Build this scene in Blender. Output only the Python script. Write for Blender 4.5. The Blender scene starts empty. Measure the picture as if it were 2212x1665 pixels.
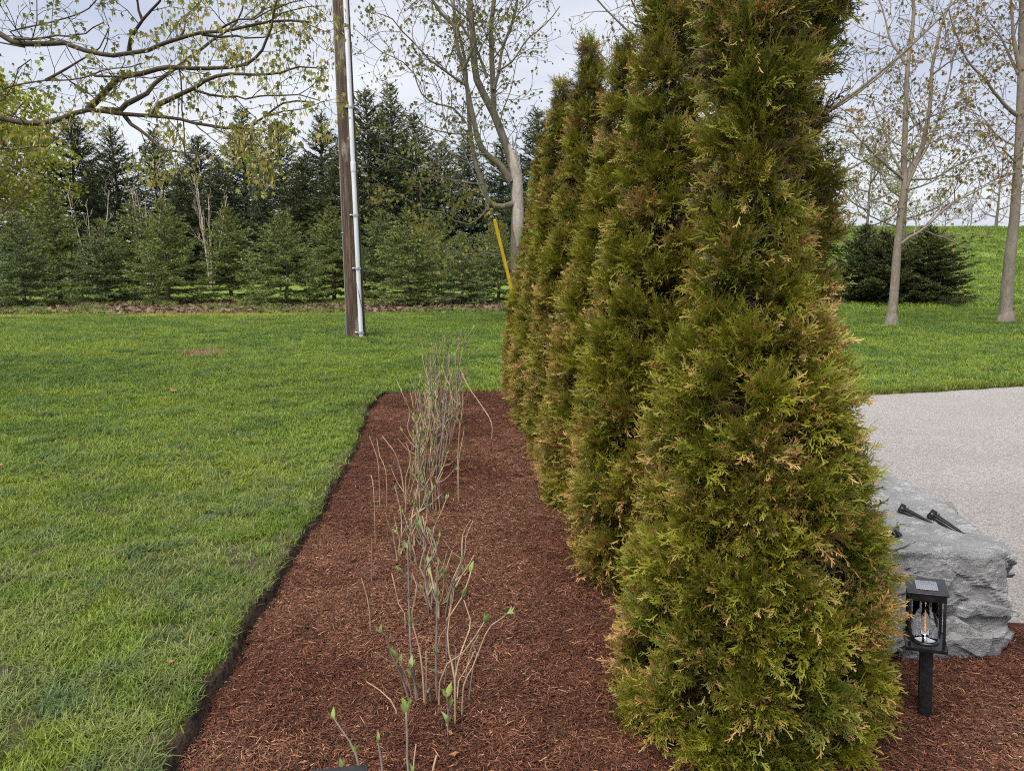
import bpy, math, random
import numpy as np
from mathutils import Vector, Matrix, Euler

random.seed(7)
rng = np.random.default_rng(7)
scene = bpy.context.scene
COL = scene.collection

# ------------------------------------------------------------------ camera
FPX, UC, VC, EYE = 1590.0, 1106.0, 832.5, 1.6          # photograph measured on a 2212 x 1665 view
PITCH = math.atan((832.5 - 550) / FPX)
YAW = math.atan(126 / FPX * math.cos(PITCH))
cam_data = bpy.data.cameras.new('camera')
cam = bpy.data.objects.new('camera', cam_data)
COL.objects.link(cam)
cam.location = (0, 0, EYE)
cam.rotation_euler = (math.pi / 2 - PITCH, 0, -YAW)
cam_data.sensor_fit = 'HORIZONTAL'
cam_data.sensor_width = 36
cam_data.lens = FPX / 2212 * 36
cam_data.clip_start = 0.05
cam_data.clip_end = 2000
scene.camera = cam

# ------------------------------------------------------------------ sky and sun (bright overcast)
SUN_EL, SUN_AZ = math.radians(60), math.radians(220)     # azimuth clockwise from +Y: behind and left of the camera
world = bpy.data.worlds.new('World')
scene.world = world
world.use_nodes = True
wn, wl = world.node_tree.nodes, world.node_tree.links
bg = wn['Background']
sky = wn.new('ShaderNodeTexSky')
sky.sky_type = 'NISHITA'
sky.sun_disc = False
sky.sun_elevation = SUN_EL
sky.sun_rotation = SUN_AZ
wtc = wn.new('ShaderNodeTexCoord')
wmap = wn.new('ShaderNodeMapping')
wmap.inputs['Scale'].default_value = (1.0, 1.0, 3.2)
wno = wn.new('ShaderNodeTexNoise')
wno.inputs['Scale'].default_value = 2.1
wno.inputs['Detail'].default_value = 5
wno.inputs['Roughness'].default_value = 0.5
wramp = wn.new('ShaderNodeValToRGB')                     # thin and thick cloud
wramp.color_ramp.elements[0].position = 0.36
wramp.color_ramp.elements[0].color = (0.57, 0.615, 0.75, 1)
wramp.color_ramp.elements[1].position = 0.64
wramp.color_ramp.elements[1].color = (0.90, 0.91, 0.95, 1)
wmul = wn.new('ShaderNodeVectorMath'); wmul.operation = 'SCALE'
wmul.inputs['Scale'].default_value = 2.35
wmix = wn.new('ShaderNodeMix'); wmix.data_type = 'RGBA'
wmix.inputs['Factor'].default_value = 0.96
wl.new(wtc.outputs['Generated'], wmap.inputs['Vector'])
wl.new(wmap.outputs['Vector'], wno.inputs['Vector'])
wl.new(wno.outputs['Fac'], wramp.inputs['Fac'])
wl.new(wramp.outputs['Color'], wmul.inputs[0])
wl.new(sky.outputs['Color'], wmix.inputs['A'])
wl.new(wmul.outputs['Vector'], wmix.inputs['B'])
wl.new(wmix.outputs['Result'], bg.inputs['Color'])
bg.inputs['Strength'].default_value = 0.10

sun_data = bpy.data.lights.new('sun', 'SUN')
sun_data.energy = 1.5
sun_data.angle = math.radians(45)
sun_data.color = (1.0, 0.95, 0.88)
sun = bpy.data.objects.new('sun', sun_data)
COL.objects.link(sun)
sun.location = (-10, -10, 20)
sdir = Vector((math.sin(SUN_AZ) * math.cos(SUN_EL), math.cos(SUN_AZ) * math.cos(SUN_EL), math.sin(SUN_EL)))
sun.rotation_euler = sdir.to_track_quat('Z', 'Y').to_euler()

scene.view_settings.view_transform = 'Standard'
scene.view_settings.look = 'None'
scene.view_settings.exposure = 2.1
scene.view_settings.gamma = 1.0
scene.view_settings.use_curve_mapping = False
scene.render.engine = 'CYCLES'
scene.cycles.max_bounces = 12
scene.cycles.diffuse_bounces = 2
scene.cycles.use_adaptive_sampling = True
scene.cycles.adaptive_threshold = 0.02
scene.cycles.filter_width = 1.1
scene.cycles.glossy_bounces = 2
scene.cycles.transmission_bounces = 12
scene.cycles.transparent_max_bounces = 8
scene.cycles.use_denoising = False

# ------------------------------------------------------------------ geometry helpers
_fw = np.array([math.sin(YAW) * math.cos(PITCH), math.cos(YAW) * math.cos(PITCH), -math.sin(PITCH)])
_rt = np.array([math.cos(YAW), -math.sin(YAW), 0.0])
_up = np.cross(_rt, _fw)


def ray(u, v):
    return _fw + _rt * (u - UC) / FPX - _up * (v - VC) / FPX


def at(u, v, Y):
    d = ray(u, v)
    return np.array([0, 0, EYE]) + d * (Y / d[1])


def S(t):
    t = np.clip(t, 0, 1)
    return t * t * (3 - 2 * t)


def _hash(i, j, k, seed):
    n = (i * 374761393 + j * 668265263 + k * 2147483647 + seed * 1274126177) & 0xFFFFFFFF
    n = ((n ^ (n >> 13)) * 1274126177) & 0xFFFFFFFF
    n = (n ^ (n >> 16)) & 0xFFFF
    return n / 65535.0


def noise3(p, seed=0):
    """value noise in 0..1 for points (n,3)"""
    p = np.asarray(p, float)
    i = np.floor(p).astype(np.int64)
    f = p - i
    f = f * f * (3 - 2 * f)
    r = 0
    for dx in (0, 1):
        for dy in (0, 1):
            for dz in (0, 1):
                w = (f[:, 0] if dx else 1 - f[:, 0]) * (f[:, 1] if dy else 1 - f[:, 1]) * (f[:, 2] if dz else 1 - f[:, 2])
                r = r + w * _hash(i[:, 0] + dx, i[:, 1] + dy, i[:, 2] + dz, seed)
    return r


def fbm(p, octaves=4, seed=0, gain=0.5):
    p = np.asarray(p, float)
    a, t, r = 1.0, 0.0, 0.0
    for o in range(octaves):
        r = r + a * noise3(p * 2 ** o + 17.3 * o, seed + o)
        t += a
        a *= gain
    return r / t


def n2(x, y, s, seed=0, octaves=3):
    x = np.asarray(x, float); y = np.asarray(y, float)
    return fbm(np.stack([x * s, y * s, np.full_like(x, 3.7)], 1), octaves, seed)


def zg(x, y):
    """height of the ground"""
    x = np.asarray(x, float); y = np.asarray(y, float)
    left = 1.0 * S((y - 24) / 30) * (1 - S((x - 0) / 12))
    right = 3.75 * S((y - 16) / 44) * S((x - 3) / 22)
    return left + right


def ground_at(u, v):
    d = ray(u, v)
    lo = 0.5
    p = np.array([0, 0, EYE])
    t = 1.0
    while t < 300:
        q = p + d * t
        if q[2] <= float(zg([q[0]], [q[1]])[0]):
            return q
        t += 0.05
    return q


def mesh_from(name, V, faces, mat=None, col=None, smooth=False, attr='Col'):
    """faces: list of int arrays (n,3) or (n,4)"""
    me = bpy.data.meshes.new(name)
    V = np.asarray(V, np.float32)
    faces = [np.asarray(f, np.int32) for f in faces if len(f)]
    nl = sum(f.size for f in faces); nf = sum(len(f) for f in faces)
    me.vertices.add(len(V)); me.vertices.foreach_set('co', V.ravel())
    me.loops.add(nl); me.polygons.add(nf)
    me.loops.foreach_set('vertex_index', np.concatenate([f.ravel() for f in faces]))
    sizes = np.concatenate([np.full(len(f), f.shape[1], np.int32) for f in faces])
    starts = np.concatenate([[0], np.cumsum(sizes)[:-1]]).astype(np.int32)
    me.polygons.foreach_set('loop_start', starts)
    if smooth:
        me.polygons.foreach_set('use_smooth', np.ones(nf, bool))
    if col is not None:
        a = me.attributes.new(attr, 'FLOAT_COLOR', 'POINT')
        c = np.ones((len(V), 4), np.float32); c[:, :3] = col
        a.data.foreach_set('color', c.ravel())
    me.update(calc_edges=True)
    if mat is not None:
        for m in (mat if isinstance(mat, (list, tuple)) else [mat]):
            me.materials.append(m)
    return me


class Acc:
    """accumulates pieces of one mesh"""
    def __init__(self):
        self.V, self.F3, self.F4, self.C, self.n = [], [], [], [], 0

    def add(self, V, F, col=None):
        V = np.asarray(V, float); F = np.asarray(F, int)
        (self.F3 if F.shape[1] == 3 else self.F4).append(F + self.n)
        self.V.append(V)
        c = np.ones((len(V), 3)) if col is None else np.broadcast_to(np.asarray(col, float), (len(V), 3))
        self.C.append(c); self.n += len(V)

    def mesh(self, name, mat=None, smooth=False):
        V = np.concatenate(self.V)
        fs = []
        if self.F3: fs.append(np.concatenate(self.F3))
        if self.F4: fs.append(np.concatenate(self.F4))
        return mesh_from(name, V, fs, mat, np.concatenate(self.C), smooth)


def link(name, data, parent=None, loc=None):
    o = bpy.data.objects.new(name, data)
    COL.objects.link(o)
    if parent is not None: o.parent = parent
    if loc is not None: o.location = loc
    return o


def tag(o, label=None, category=None, group=None, kind=None):
    if label: o['label'] = label
    if category: o['category'] = category
    if group: o['group'] = group
    if kind: o['kind'] = kind
    return o


def thing(name, label, category, loc=(0, 0, 0), group=None):
    o = link(name, None, None, tuple(float(c) for c in loc))
    o.empty_display_size = 0.1
    return tag(o, label, category, group)


def catmull(P, step):
    P = np.asarray(P, float)
    if len(P) < 3:
        n = max(2, int(np.linalg.norm(P[-1] - P[0]) / step) + 1)
        t = np.linspace(0, 1, n)[:, None]
        return P[0] * (1 - t) + P[-1] * t
    Q = np.vstack([2 * P[0] - P[1], P, 2 * P[-1] - P[-2]])
    out = []
    for i in range(1, len(Q) - 2):
        n = max(1, int(np.linalg.norm(Q[i + 1] - Q[i]) / step))
        t = np.linspace(0, 1, n, endpoint=False)[:, None]
        a, b, c, d = Q[i - 1], Q[i], Q[i + 1], Q[i + 2]
        out.append(.5 * (2 * b + (c - a) * t + (2 * a - 5 * b + 4 * c - d) * t ** 2 + (3 * b - a - 3 * c + d) * t ** 3))
    out.append(P[-1][None])
    return np.vstack(out)


def tube(P, R, sides=6, cap=True):
    P = np.asarray(P, float); n = len(P)
    R = np.broadcast_to(np.asarray(R, float), (n,))
    T = np.gradient(P, axis=0); T /= np.linalg.norm(T, axis=1)[:, None] + 1e-9
    ref = np.array([0, 0, 1.0]) if abs(T[0, 2]) < .9 else np.array([1.0, 0, 0])
    A = np.zeros((n, 3)); a = np.cross(T[0], ref); a /= np.linalg.norm(a)
    for i in range(n):
        a = a - T[i] * (a @ T[i]); a /= np.linalg.norm(a) + 1e-9
        A[i] = a
    B = np.cross(T, A)
    th = np.linspace(0, 2 * math.pi, sides, endpoint=False)
    V = P[:, None] + R[:, None, None] * (A[:, None] * np.cos(th)[None, :, None] + B[:, None] * np.sin(th)[None, :, None])
    V = V.reshape(-1, 3)
    i = np.arange(n - 1)[:, None] * sides; j = np.arange(sides)[None]; k = (j + 1) % sides
    F = np.stack([i + j, i + k, i + sides + k, i + sides + j], -1).reshape(-1, 4)
    return V, F


def box(c, s, rot=None):
    c = np.asarray(c, float); s = np.asarray(s, float) / 2
    V = np.array([[x, y, z] for x in (-1, 1) for y in (-1, 1) for z in (-1, 1)]) * s
    if rot is not None: V = V @ np.asarray(rot).T
    F = np.array([[0, 1, 3, 2], [4, 6, 7, 5], [0, 4, 5, 1], [2, 3, 7, 6], [0, 2, 6, 4], [1, 5, 7, 3]])
    return V + c, F


def basis_from(Z, spin):
    """rotation matrices (n,3,3) whose local z axis is Z, spun about it"""
    Z = Z / (np.linalg.norm(Z, axis=1)[:, None] + 1e-9)
    ref = np.where(np.abs(Z[:, 2:3]) < .95, np.array([[0, 0, 1.0]]), np.array([[1.0, 0, 0]]))
    X = np.cross(ref, Z); X /= np.linalg.norm(X, axis=1)[:, None]
    Y = np.cross(Z, X)
    c, s = np.cos(spin)[:, None], np.sin(spin)[:, None]
    return np.stack([X * c + Y * s, -X * s + Y * c, Z], -1)


def euler_of(Rm):
    return np.stack([np.arctan2(Rm[:, 2, 1], Rm[:, 2, 2]), -np.arcsin(np.clip(Rm[:, 2, 0], -1, 1)), np.arctan2(Rm[:, 1, 0], Rm[:, 0, 0])], 1)


def stamp(tV, tF, pos, Rm, scl):
    """copies of a small shape as raw arrays"""
    n = len(pos)
    V = np.einsum('nij,vj->nvi', Rm, tV) * np.asarray(scl).reshape(n, 1, -1) + pos[:, None]
    F = (tF[None] + (np.arange(n) * len(tV))[:, None, None]).reshape(-1, tF.shape[1])
    return V.reshape(-1, 3), F


_tmpl = 0


def scatter(name, templates, P, rot, scl, idx, tint, parent=None):
    """one object whose points each carry one of the small template meshes"""
    global _tmpl
    _tmpl += 1
    tc = bpy.data.collections.new('pieces_%d' % _tmpl)
    for i, me in enumerate(templates):
        tc.objects.link(bpy.data.objects.new('piece_%d_%02d' % (_tmpl, i), me))
    me = bpy.data.meshes.new(name)
    n = len(P)
    me.vertices.add(n)
    me.vertices.foreach_set('co', np.asarray(P, np.float32).ravel())
    a = me.attributes.new('rot', 'FLOAT_VECTOR', 'POINT'); a.data.foreach_set('vector', np.asarray(rot, np.float32).ravel())
    scl = np.asarray(scl, np.float32)
    if scl.ndim == 1: scl = np.repeat(scl[:, None], 3, 1)
    a = me.attributes.new('scl', 'FLOAT_VECTOR', 'POINT'); a.data.foreach_set('vector', scl.ravel())
    a = me.attributes.new('idx', 'INT', 'POINT'); a.data.foreach_set('value', np.asarray(idx, np.int32))
    a = me.attributes.new('tint', 'FLOAT_VECTOR', 'POINT'); a.data.foreach_set('vector', np.asarray(tint, np.float32).ravel())
    o = link(name, me, parent)
    ng = bpy.data.node_groups.new('scatter', 'GeometryNodeTree')
    ng.interface.new_socket('Geometry', in_out='INPUT', socket_type='NodeSocketGeometry')
    ng.interface.new_socket('Geometry', in_out='OUTPUT', socket_type='NodeSocketGeometry')
    N, L = ng.nodes, ng.links
    gi, go = N.new('NodeGroupInput'), N.new('NodeGroupOutput')
    iop = N.new('GeometryNodeInstanceOnPoints')
    ci = N.new('GeometryNodeCollectionInfo')
    ci.inputs['Collection'].default_value = tc
    ci.inputs['Separate Children'].default_value = True
    ci.inputs['Reset Children'].default_value = True

    def na(nm, t):
        q = N.new('GeometryNodeInputNamedAttribute'); q.data_type = t
        q.inputs['Name'].default_value = nm
        return q.outputs['Attribute']
    e2r = N.new('FunctionNodeEulerToRotation')
    L.new(na('rot', 'FLOAT_VECTOR'), e2r.inputs[0])
    L.new(gi.outputs[0], iop.inputs['Points'])
    L.new(ci.outputs[0], iop.inputs['Instance'])
    iop.inputs['Pick Instance'].default_value = True
    L.new(na('idx', 'INT'), iop.inputs['Instance Index'])
    L.new(e2r.outputs[0], iop.inputs['Rotation'])
    L.new(na('scl', 'FLOAT_VECTOR'), iop.inputs['Scale'])
    L.new(iop.outputs[0], go.inputs[0])
    m = o.modifiers.new('scatter', 'NODES'); m.node_group = ng
    return o


# ------------------------------------------------------------------ materials
class NT:
    def __init__(self, name):
        self.m = bpy.data.materials.new(name); self.m.use_nodes = True
        self.t = self.m.node_tree; self.n = self.t.nodes; self.l = self.t.links
        self.p = self.n['Principled BSDF']; self.out = self.n['Material Output']
        self.p.inputs['Roughness'].default_value = 0.8
        self.p.inputs['Specular IOR Level'].default_value = 0.3

    def node(self, t, **kw):
        q = self.n.new(t)
        for k, v in kw.items(): setattr(q, k, v)
        return q

    def put(self, sock, v):
        if isinstance(v, bpy.types.NodeSocket): self.l.new(v, sock)
        elif isinstance(v, tuple) and len(v) == 3 and sock.type == 'RGBA': sock.default_value = (*v, 1)
        else: sock.default_value = v

    def attr(self, name, inst=False):
        q = self.node('ShaderNodeAttribute', attribute_name=name)
        q.attribute_type = 'INSTANCER' if inst else 'GEOMETRY'
        return q

    def noise(self, scale, detail=4, rough=.55, coord='Object', stretch=None):
        tc = self.node('ShaderNodeTexCoord')
        o = tc.outputs[coord]
        if stretch:
            mp = self.node('ShaderNodeMapping'); mp.inputs['Scale'].default_value = stretch
            self.l.new(o, mp.inputs['Vector']); o = mp.outputs['Vector']
        q = self.node('ShaderNodeTexNoise')
        q.inputs['Scale'].default_value = scale; q.inputs['Detail'].default_value = detail
        q.inputs['Roughness'].default_value = rough
        self.l.new(o, q.inputs['Vector'])
        return q.outputs['Fac']

    def ramp(self, fac, stops):
        q = self.node('ShaderNodeValToRGB')
        e = q.color_ramp.elements
        while len(e) < len(stops): e.new(0.5)
        for el, (p, c) in zip(e, stops):
            el.position = p; el.color = (*c, 1) if isinstance(c, tuple) else (c, c, c, 1)
        self.l.new(fac, q.inputs['Fac'])
        return q.outputs['Color']

    def mix(self, f, a, b, mode='MIX'):
        q = self.node('ShaderNodeMix', data_type='RGBA', blend_type=mode)
        self.put(q.inputs['Factor'], f); self.put(q.inputs['A'], a); self.put(q.inputs['B'], b)
        return q.outputs['Result']

    def math(self, op, a, b=0.0, clamp=False):
        q = self.node('ShaderNodeMath', operation=op, use_clamp=clamp)
        self.put(q.inputs[0], a); self.put(q.inputs[1], b)
        return q.outputs[0]

    def bump(self, h, strength=.5, dist=.01):
        q = self.node('ShaderNodeBump')
        q.inputs['Strength'].default_value = strength; q.inputs['Distance'].default_value = dist
        self.l.new(h, q.inputs['Height'])
        self.l.new(q.outputs['Normal'], self.p.inputs['Normal'])

    def base(self, c): self.put(self.p.inputs['Base Color'], c); return self

    def leafy(self, colour, transl=.3, rough=.6):
        """thin leaf: some light comes through"""
        self.base(colour)
        self.p.inputs['Roughness'].default_value = rough
        tr = self.node('ShaderNodeBsdfTranslucent'); self.put(tr.inputs['Color'], colour)
        mx = self.node('ShaderNodeMixShader'); mx.inputs[0].default_value = transl
        self.l.new(self.p.outputs[0], mx.inputs[1]); self.l.new(tr.outputs[0], mx.inputs[2])
        self.l.new(mx.outputs[0], self.out.inputs['Surface'])
        return self


def sep(nt, o):
    q = nt.node('ShaderNodeSeparateXYZ'); nt.l.new(o, q.inputs[0]); return q.outputs


def plain(name, c, rough=.5, metal=0.0, spec=.4):
    t = NT(name); t.base(c); t.p.inputs['Roughness'].default_value = rough
    t.p.inputs['Metallic'].default_value = metal; t.p.inputs['Specular IOR Level'].default_value = spec
    return t


M = {}
# lawn soil and thatch under the blades, far lawn
t = NT('lawn_ground')
a = t.noise(.35, 4); b = t.noise(5.0, 5); c = t.noise(60.0, 3)
g1 = t.ramp(a, [(.3, (.10, .185, .018)), (.55, (.14, .225, .025)), (.75, (.19, .265, .035))])
g2 = t.ramp(b, [(.3, (.09, .14, .018)), (.7, (.18, .24, .045))])
gg = t.mix(.45, g1, g2)
t.base(t.mix(t.ramp(c, [(.35, 0.0), (.75, .45)]), gg, (.10, .10, .035)))
t.bump(c, .6, .03); t.p.inputs['Roughness'].default_value = .95
M['lawn'] = t.m
t = NT('lawn_thatch')                                  # soil and dead clippings between the blades
a = t.noise(9, 5, .65); b = t.noise(70, 4, .7)
c1 = t.ramp(b, [(.3, (.035, .027, .018)), (.55, (.085, .068, .042)), (.8, (.20, .175, .11))])
t.base(t.mix(t.ramp(a, [(.4, .0), (.65, .45)]), c1, (.075, .095, .03))); t.bump(b, 1, .02); t.p.inputs['Roughness'].default_value = 1
M['thatch'] = t.m
# grass blades, per clump tint x per blade shade
t = NT('grass_blade')
ti = t.attr('tint', True).outputs['Vector']; vc = t.attr('Col').outputs['Color']
t.leafy(t.mix(1.0, ti, vc, 'MULTIPLY'), .35, .55)
M['grass'] = t.m
t = NT('soil')
a = t.noise(25, 5); t.base(t.ramp(a, [(.3, (.022, .014, .010)), (.7, (.075, .05, .036))])); t.bump(a, 1, .03)
t.p.inputs['Roughness'].default_value = 1
M['soil'] = t.m
t = NT('mulch')
a = t.noise(45, 6, .7); b = t.noise(1.3, 3)
c1 = t.ramp(a, [(.3, (.018, .006, .004)), (.55, (.06, .018, .011)), (.8, (.15, .055, .032))])
t.base(t.mix(t.ramp(b, [(.35, 0.0), (.7, .4)]), c1, (.05, .014, .008)))
t.bump(a, 1, .02); t.p.inputs['Roughness'].default_value = 1
M['mulch'] = t.m
t = NT('mulch_chip')
ti = t.attr('tint', True).outputs['Vector']; vc = t.attr('Col').outputs['Color']
t.base(t.mix(1.0, ti, vc, 'MULTIPLY')); t.p.inputs['Roughness'].default_value = .9
M['chip'] = t.m
t = NT('chip_seal')
a = t.noise(170, 4, .75); b = t.noise(1.1, 4); v = t.node('ShaderNodeTexVoronoi'); v.inputs['Scale'].default_value = 120
tc = t.node('ShaderNodeTexCoord'); t.l.new(tc.outputs['Object'], v.inputs['Vector'])
st = t.ramp(v.outputs['Color'], [(.1, (.07, .066, .062)), (.5, (.30, .277, .262)), (.9, (.60, .56, .54))])
bl = t.ramp(b, [(.3, (.27, .25, .24)), (.7, (.35, .325, .31))])
w2 = t.noise(.45, 5, .6, stretch=(1, 2.2, 1)); w3 = t.noise(6, 5, .7)
cc = t.mix(t.ramp(w2, [(.4, 0.0), (.7, .35)]), t.mix(.5, st, bl), (.20, .185, .17))
t.base(t.mix(t.ramp(w3, [(.62, 0.0), (.72, .4)]), cc, (.16, .145, .13))); t.bump(a, 1, .012); t.p.inputs['Roughness'].default_value = .9
M['drive'] = t.m
# arborvitae spray
t = NT('arborvitae_spray')
vc = sep(t, t.attr('Col').outputs['Vector']); ti = sep(t, t.attr('tint', True).outputs['Vector'])
gr = t.mix(ti[0], (.054, .090, .012), (.225, .218, .013))
gr = t.mix(t.math('MULTIPLY', vc[1], .6), gr, (.26, .265, .033))
tan = t.ramp(vc[1], [(.0, (.30, .125, .05)), (.4, (.50, .27, .105)), (.8, (.55, .37, .15)), (1, (.42, .165, .065))])
f = t.math('ADD', t.math('MULTIPLY', vc[0], .62), t.math('MULTIPLY', vc[2], .55))
f = t.math('ADD', f, ti[1]); f = t.math('MULTIPLY', t.math('SUBTRACT', f, 1.0), 3.5, True)
cc = t.mix(f, gr, tan)
cc = t.mix(ti[2], cc, (.075, .048, .028))          # dead twigs of the inside; their low colour also paints shade into the gaps
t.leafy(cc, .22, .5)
M['arb'] = t.m
t = NT('conifer_bark')
a = t.noise(14, 5, .6, stretch=(3, 3, .5)); t.base(t.ramp(a, [(.3, (.05, .035, .026)), (.7, (.17, .13, .10))])); t.bump(a, 1, .02)
M['cbark'] = t.m


def bark(name, lo, hi, moss=None, s=9):
    t = NT(name)
    a = t.noise(s, 6, .65, stretch=(2, 2, .7)); b = t.noise(1.6, 4)
    c = t.ramp(a, [(.3, lo), (.7, hi)])
    if moss: c = t.mix(t.ramp(b, [(.45, 0.0), (.65, .6)]), c, moss)
    t.base(c); t.bump(a, .8, .03); t.p.inputs['Roughness'].default_value = .9
    return t.m


M['maple_bark'] = bark('maple_bark', (.034, .026, .018), (.105, .080, .054), (.065, .060, .028))
M['grey_bark'] = bark('grey_maple_bark', (.075, .066, .048), (.21, .18, .14), (.12, .115, .06), 6)
M['pale_bark'] = bark('pale_maple_bark', (.15, .125, .10), (.28, .235, .195), (.16, .15, .10), 7)
M['far_bark'] = bark('far_bark', (.10, .085, .07), (.2, .17, .14))
M['birch_bark'] = bark('birch_bark', (.34, .28, .23), (.58, .50, .42), (.28, .19, .14), 5)
M['bare_wood'] = bark('bare_wood', (.26, .22, .18), (.46, .41, .36), None, 8)
t = NT('leaf'); t.leafy(t.attr('Col').outputs['Color'], .35, .5); M['leaf'] = t.m
t = NT('needle'); t.leafy(t.attr('Col').outputs['Color'], .12, .55); M['needle'] = t.m
t = NT('shrub_stem'); a = t.noise(40, 3, stretch=(1, 1, .3)); t.base(t.ramp(a, [(.3, (.22, .145, .085)), (.7, (.40, .30, .20))])); M['stem'] = t.m
t = NT('shrub_stem_grey'); a = t.noise(40, 3, stretch=(1, 1, .3)); t.base(t.ramp(a, [(.3, (.12, .10, .085)), (.7, (.22, .185, .16))])); M['stem_grey'] = t.m
t = NT('shrub_leaf'); a = t.noise(30, 2); t.leafy(t.ramp(a, [(.3, (.17, .26, .05)), (.7, (.30, .40, .11))]), .35, .45); M['shrub_leaf'] = t.m
t = NT('shrub_leaf_pale'); a = t.noise(30, 2); t.leafy(t.ramp(a, [(.3, (.22, .29, .11)), (.7, (.36, .42, .20))]), .35, .45); M['shrub_leaf_pale'] = t.m
t = NT('dry_leaf'); a = t.noise(25, 4); t.leafy(t.ramp(a, [(.3, (.22, .09, .04)), (.7, (.46, .24, .11))]), .2, .6); M['dry_leaf'] = t.m
t = NT('litter'); t.leafy(t.mix(1.0, t.attr('tint', True).outputs['Vector'], t.attr('Col').outputs['Color'], 'MULTIPLY'), .2, .7); M['litter'] = t.m
# limestone
t = NT('limestone')
a = t.noise(5, 8, .68); b = t.noise(2.2, 5, .6, stretch=(1, 1, 2.6)); c = t.noise(30, 5, .7)
base = t.ramp(a, [(.25, (.16, .162, .165)), (.5, (.265, .268, .272)), (.8, (.38, .383, .388))])
q = t.node('ShaderNodeTexNoise'); q.inputs['Scale'].default_value = 9; q.inputs['Detail'].default_value = 12; q.inputs['Roughness'].default_value = .82
tc = t.node('ShaderNodeTexCoord'); mp = t.node('ShaderNodeMapping'); mp.inputs['Scale'].default_value = (1, 1.6, 3.2)
t.l.new(tc.outputs['Object'], mp.inputs['Vector']); t.l.new(mp.outputs['Vector'], q.inputs['Vector'])
white = t.ramp(q.outputs['Fac'], [(.535, 0.0), (.575, .8), (.63, .15)])
cc = t.mix(white, base, (.56, .56, .56))
cc = t.mix(t.ramp(b, [(.55, 0.0), (.75, .35)]), cc, (.22, .20, .17))
g9 = t.noise(140, 4, .75)
cc = t.mix(t.ramp(g9, [(.35, .35), (.5, 0.0)]), cc, (.06, .06, .06))
cc = t.mix(t.ramp(g9, [(.58, 0.0), (.72, .5)]), cc, (.55, .55, .54))
t.base(cc); hh = t.math('ADD', t.math('ADD', t.math('MULTIPLY', c, .5), q.outputs['Fac']), t.math('MULTIPLY', g9, .35)); t.bump(hh, 1.0, .02)
t.p.inputs['Roughness'].default_value = .85
M['stone'] = t.m
# pole
t = NT('weathered_pole')
a = t.noise(9, 7, .7, stretch=(3.2, 3.2, .16)); b = t.noise(1.2, 5, .65, stretch=(1.6, 1.6, .55)); c = t.noise(70, 4, .7, stretch=(3, 3, .08))
dark = t.ramp(a, [(.3, (.018, .012, .008)), (.5, (.075, .05, .032)), (.7, (.21, .155, .11))])
pale = t.ramp(c, [(.3, (.17, .14, .11)), (.7, (.36, .32, .27))])
t.base(t.mix(t.ramp(b, [(.56, 0.0), (.62, .8)]), dark, pale)); t.bump(t.math('ADD', a, c), .8, .02)
M['pole'] = t.m
t = plain('white_pvc', (.58, .60, .64), .45); a = t.noise(4, 4, stretch=(1, 1, .3)); t.base(t.ramp(a, [(.3, (.50, .52, .57)), (.7, (.66, .68, .72))])); M['pvc'] = t.m
M['steel'] = plain('galvanised_steel', (.42, .43, .45), .45, .6).m
M['grey_cable'] = plain('grey_cable', (.22, .22, .23), .6).m
M['black_cable'] = plain('black_cable', (.02, .02, .022), .5).m
t = plain('yellow_plastic', (.80, .53, .015), .4); a = t.noise(3, 4); t.base(t.ramp(a, [(.3, (.50, .31, .012)), (.7, (.64, .44, .02))])); M['yellow'] = t.m
t = plain('black_plastic', (.012, .012, .013), .35, 0, .5); a = t.noise(60, 3); t.base(t.ramp(a, [(.35, (.009, .009, .010)), (.7, (.022, .022, .024))])); M['black'] = t.m
t = NT('solar_cell'); v = t.node('ShaderNodeTexBrick'); v.inputs['Scale'].default_value = 40
v.inputs['Color1'].default_value = (.03, .035, .055, 1); v.inputs['Color2'].default_value = (.05, .055, .08, 1); v.inputs['Mortar'].default_value = (.22, .23, .25, 1); v.inputs['Mortar Size'].default_value = .06
tc = t.node('ShaderNodeTexCoord'); t.l.new(tc.outputs['Object'], v.inputs['Vector'])
t.base(v.outputs['Color']); t.p.inputs['Roughness'].default_value = .12; t.p.inputs['Coat Weight'].default_value = 1.0; M['solar'] = t.m
t = plain('clear_glass', (1, 1, 1), .02); t.p.inputs['Transmission Weight'].default_value = 1.0; t.p.inputs['IOR'].default_value = 1.12; M['glass'] = t.m
M['chrome'] = plain('chrome', (.85, .86, .88), .12, 1.0).m
t = plain('filament', (.62, .30, .07), .5); t.p.inputs['Emission Color'].default_value = (1, .42, .08, 1); t.p.inputs['Emission Strength'].default_value = .12; M['filament'] = t.m

# ------------------------------------------------------------------ ground
EDGE_X = -0.93


def edge_x(y):
    y = np.asarray(y, float)
    w = .11 * (n2(y, y * 0, 1.3, 3) - .5) + .07 * (n2(y, y * 0, 5.0, 5) - .5)
    return EDGE_X + w + .0 * y - .03 * np.sin(y * .8)


BED_FAR = 8.62
DRIVE_X = 1.80


def front_y(x):
    """front rim of the far lawn: bed end, then the far side of the driveway"""
    x = np.asarray(x, float)
    d = np.interp(x, [DRIVE_X, 3.4, 4.68, 7.1, 12, 30, 300], [8.62, 7.95, 8.12, 8.56, 9.6, 14, 60])
    d = d + .07 * (n2(x, x * 0, 1.6, 9) - .5) + .04 * (n2(x, x * 0, 7, 11) - .5)
    bed = BED_FAR + .05 * (n2(x, x * 0, 4, 13) - .5)
    far_left = BED_FAR
    return np.where(x < EDGE_X - .02, far_left, np.where(x < DRIVE_X, bed, d))


def grid_faces(ny, nx):
    i = np.arange(ny - 1)[:, None] * nx; j = np.arange(nx - 1)[None]
    return np.stack([i + j, i + j + 1, i + nx + j + 1, i + nx + j], -1).reshape(-1, 4)


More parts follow.
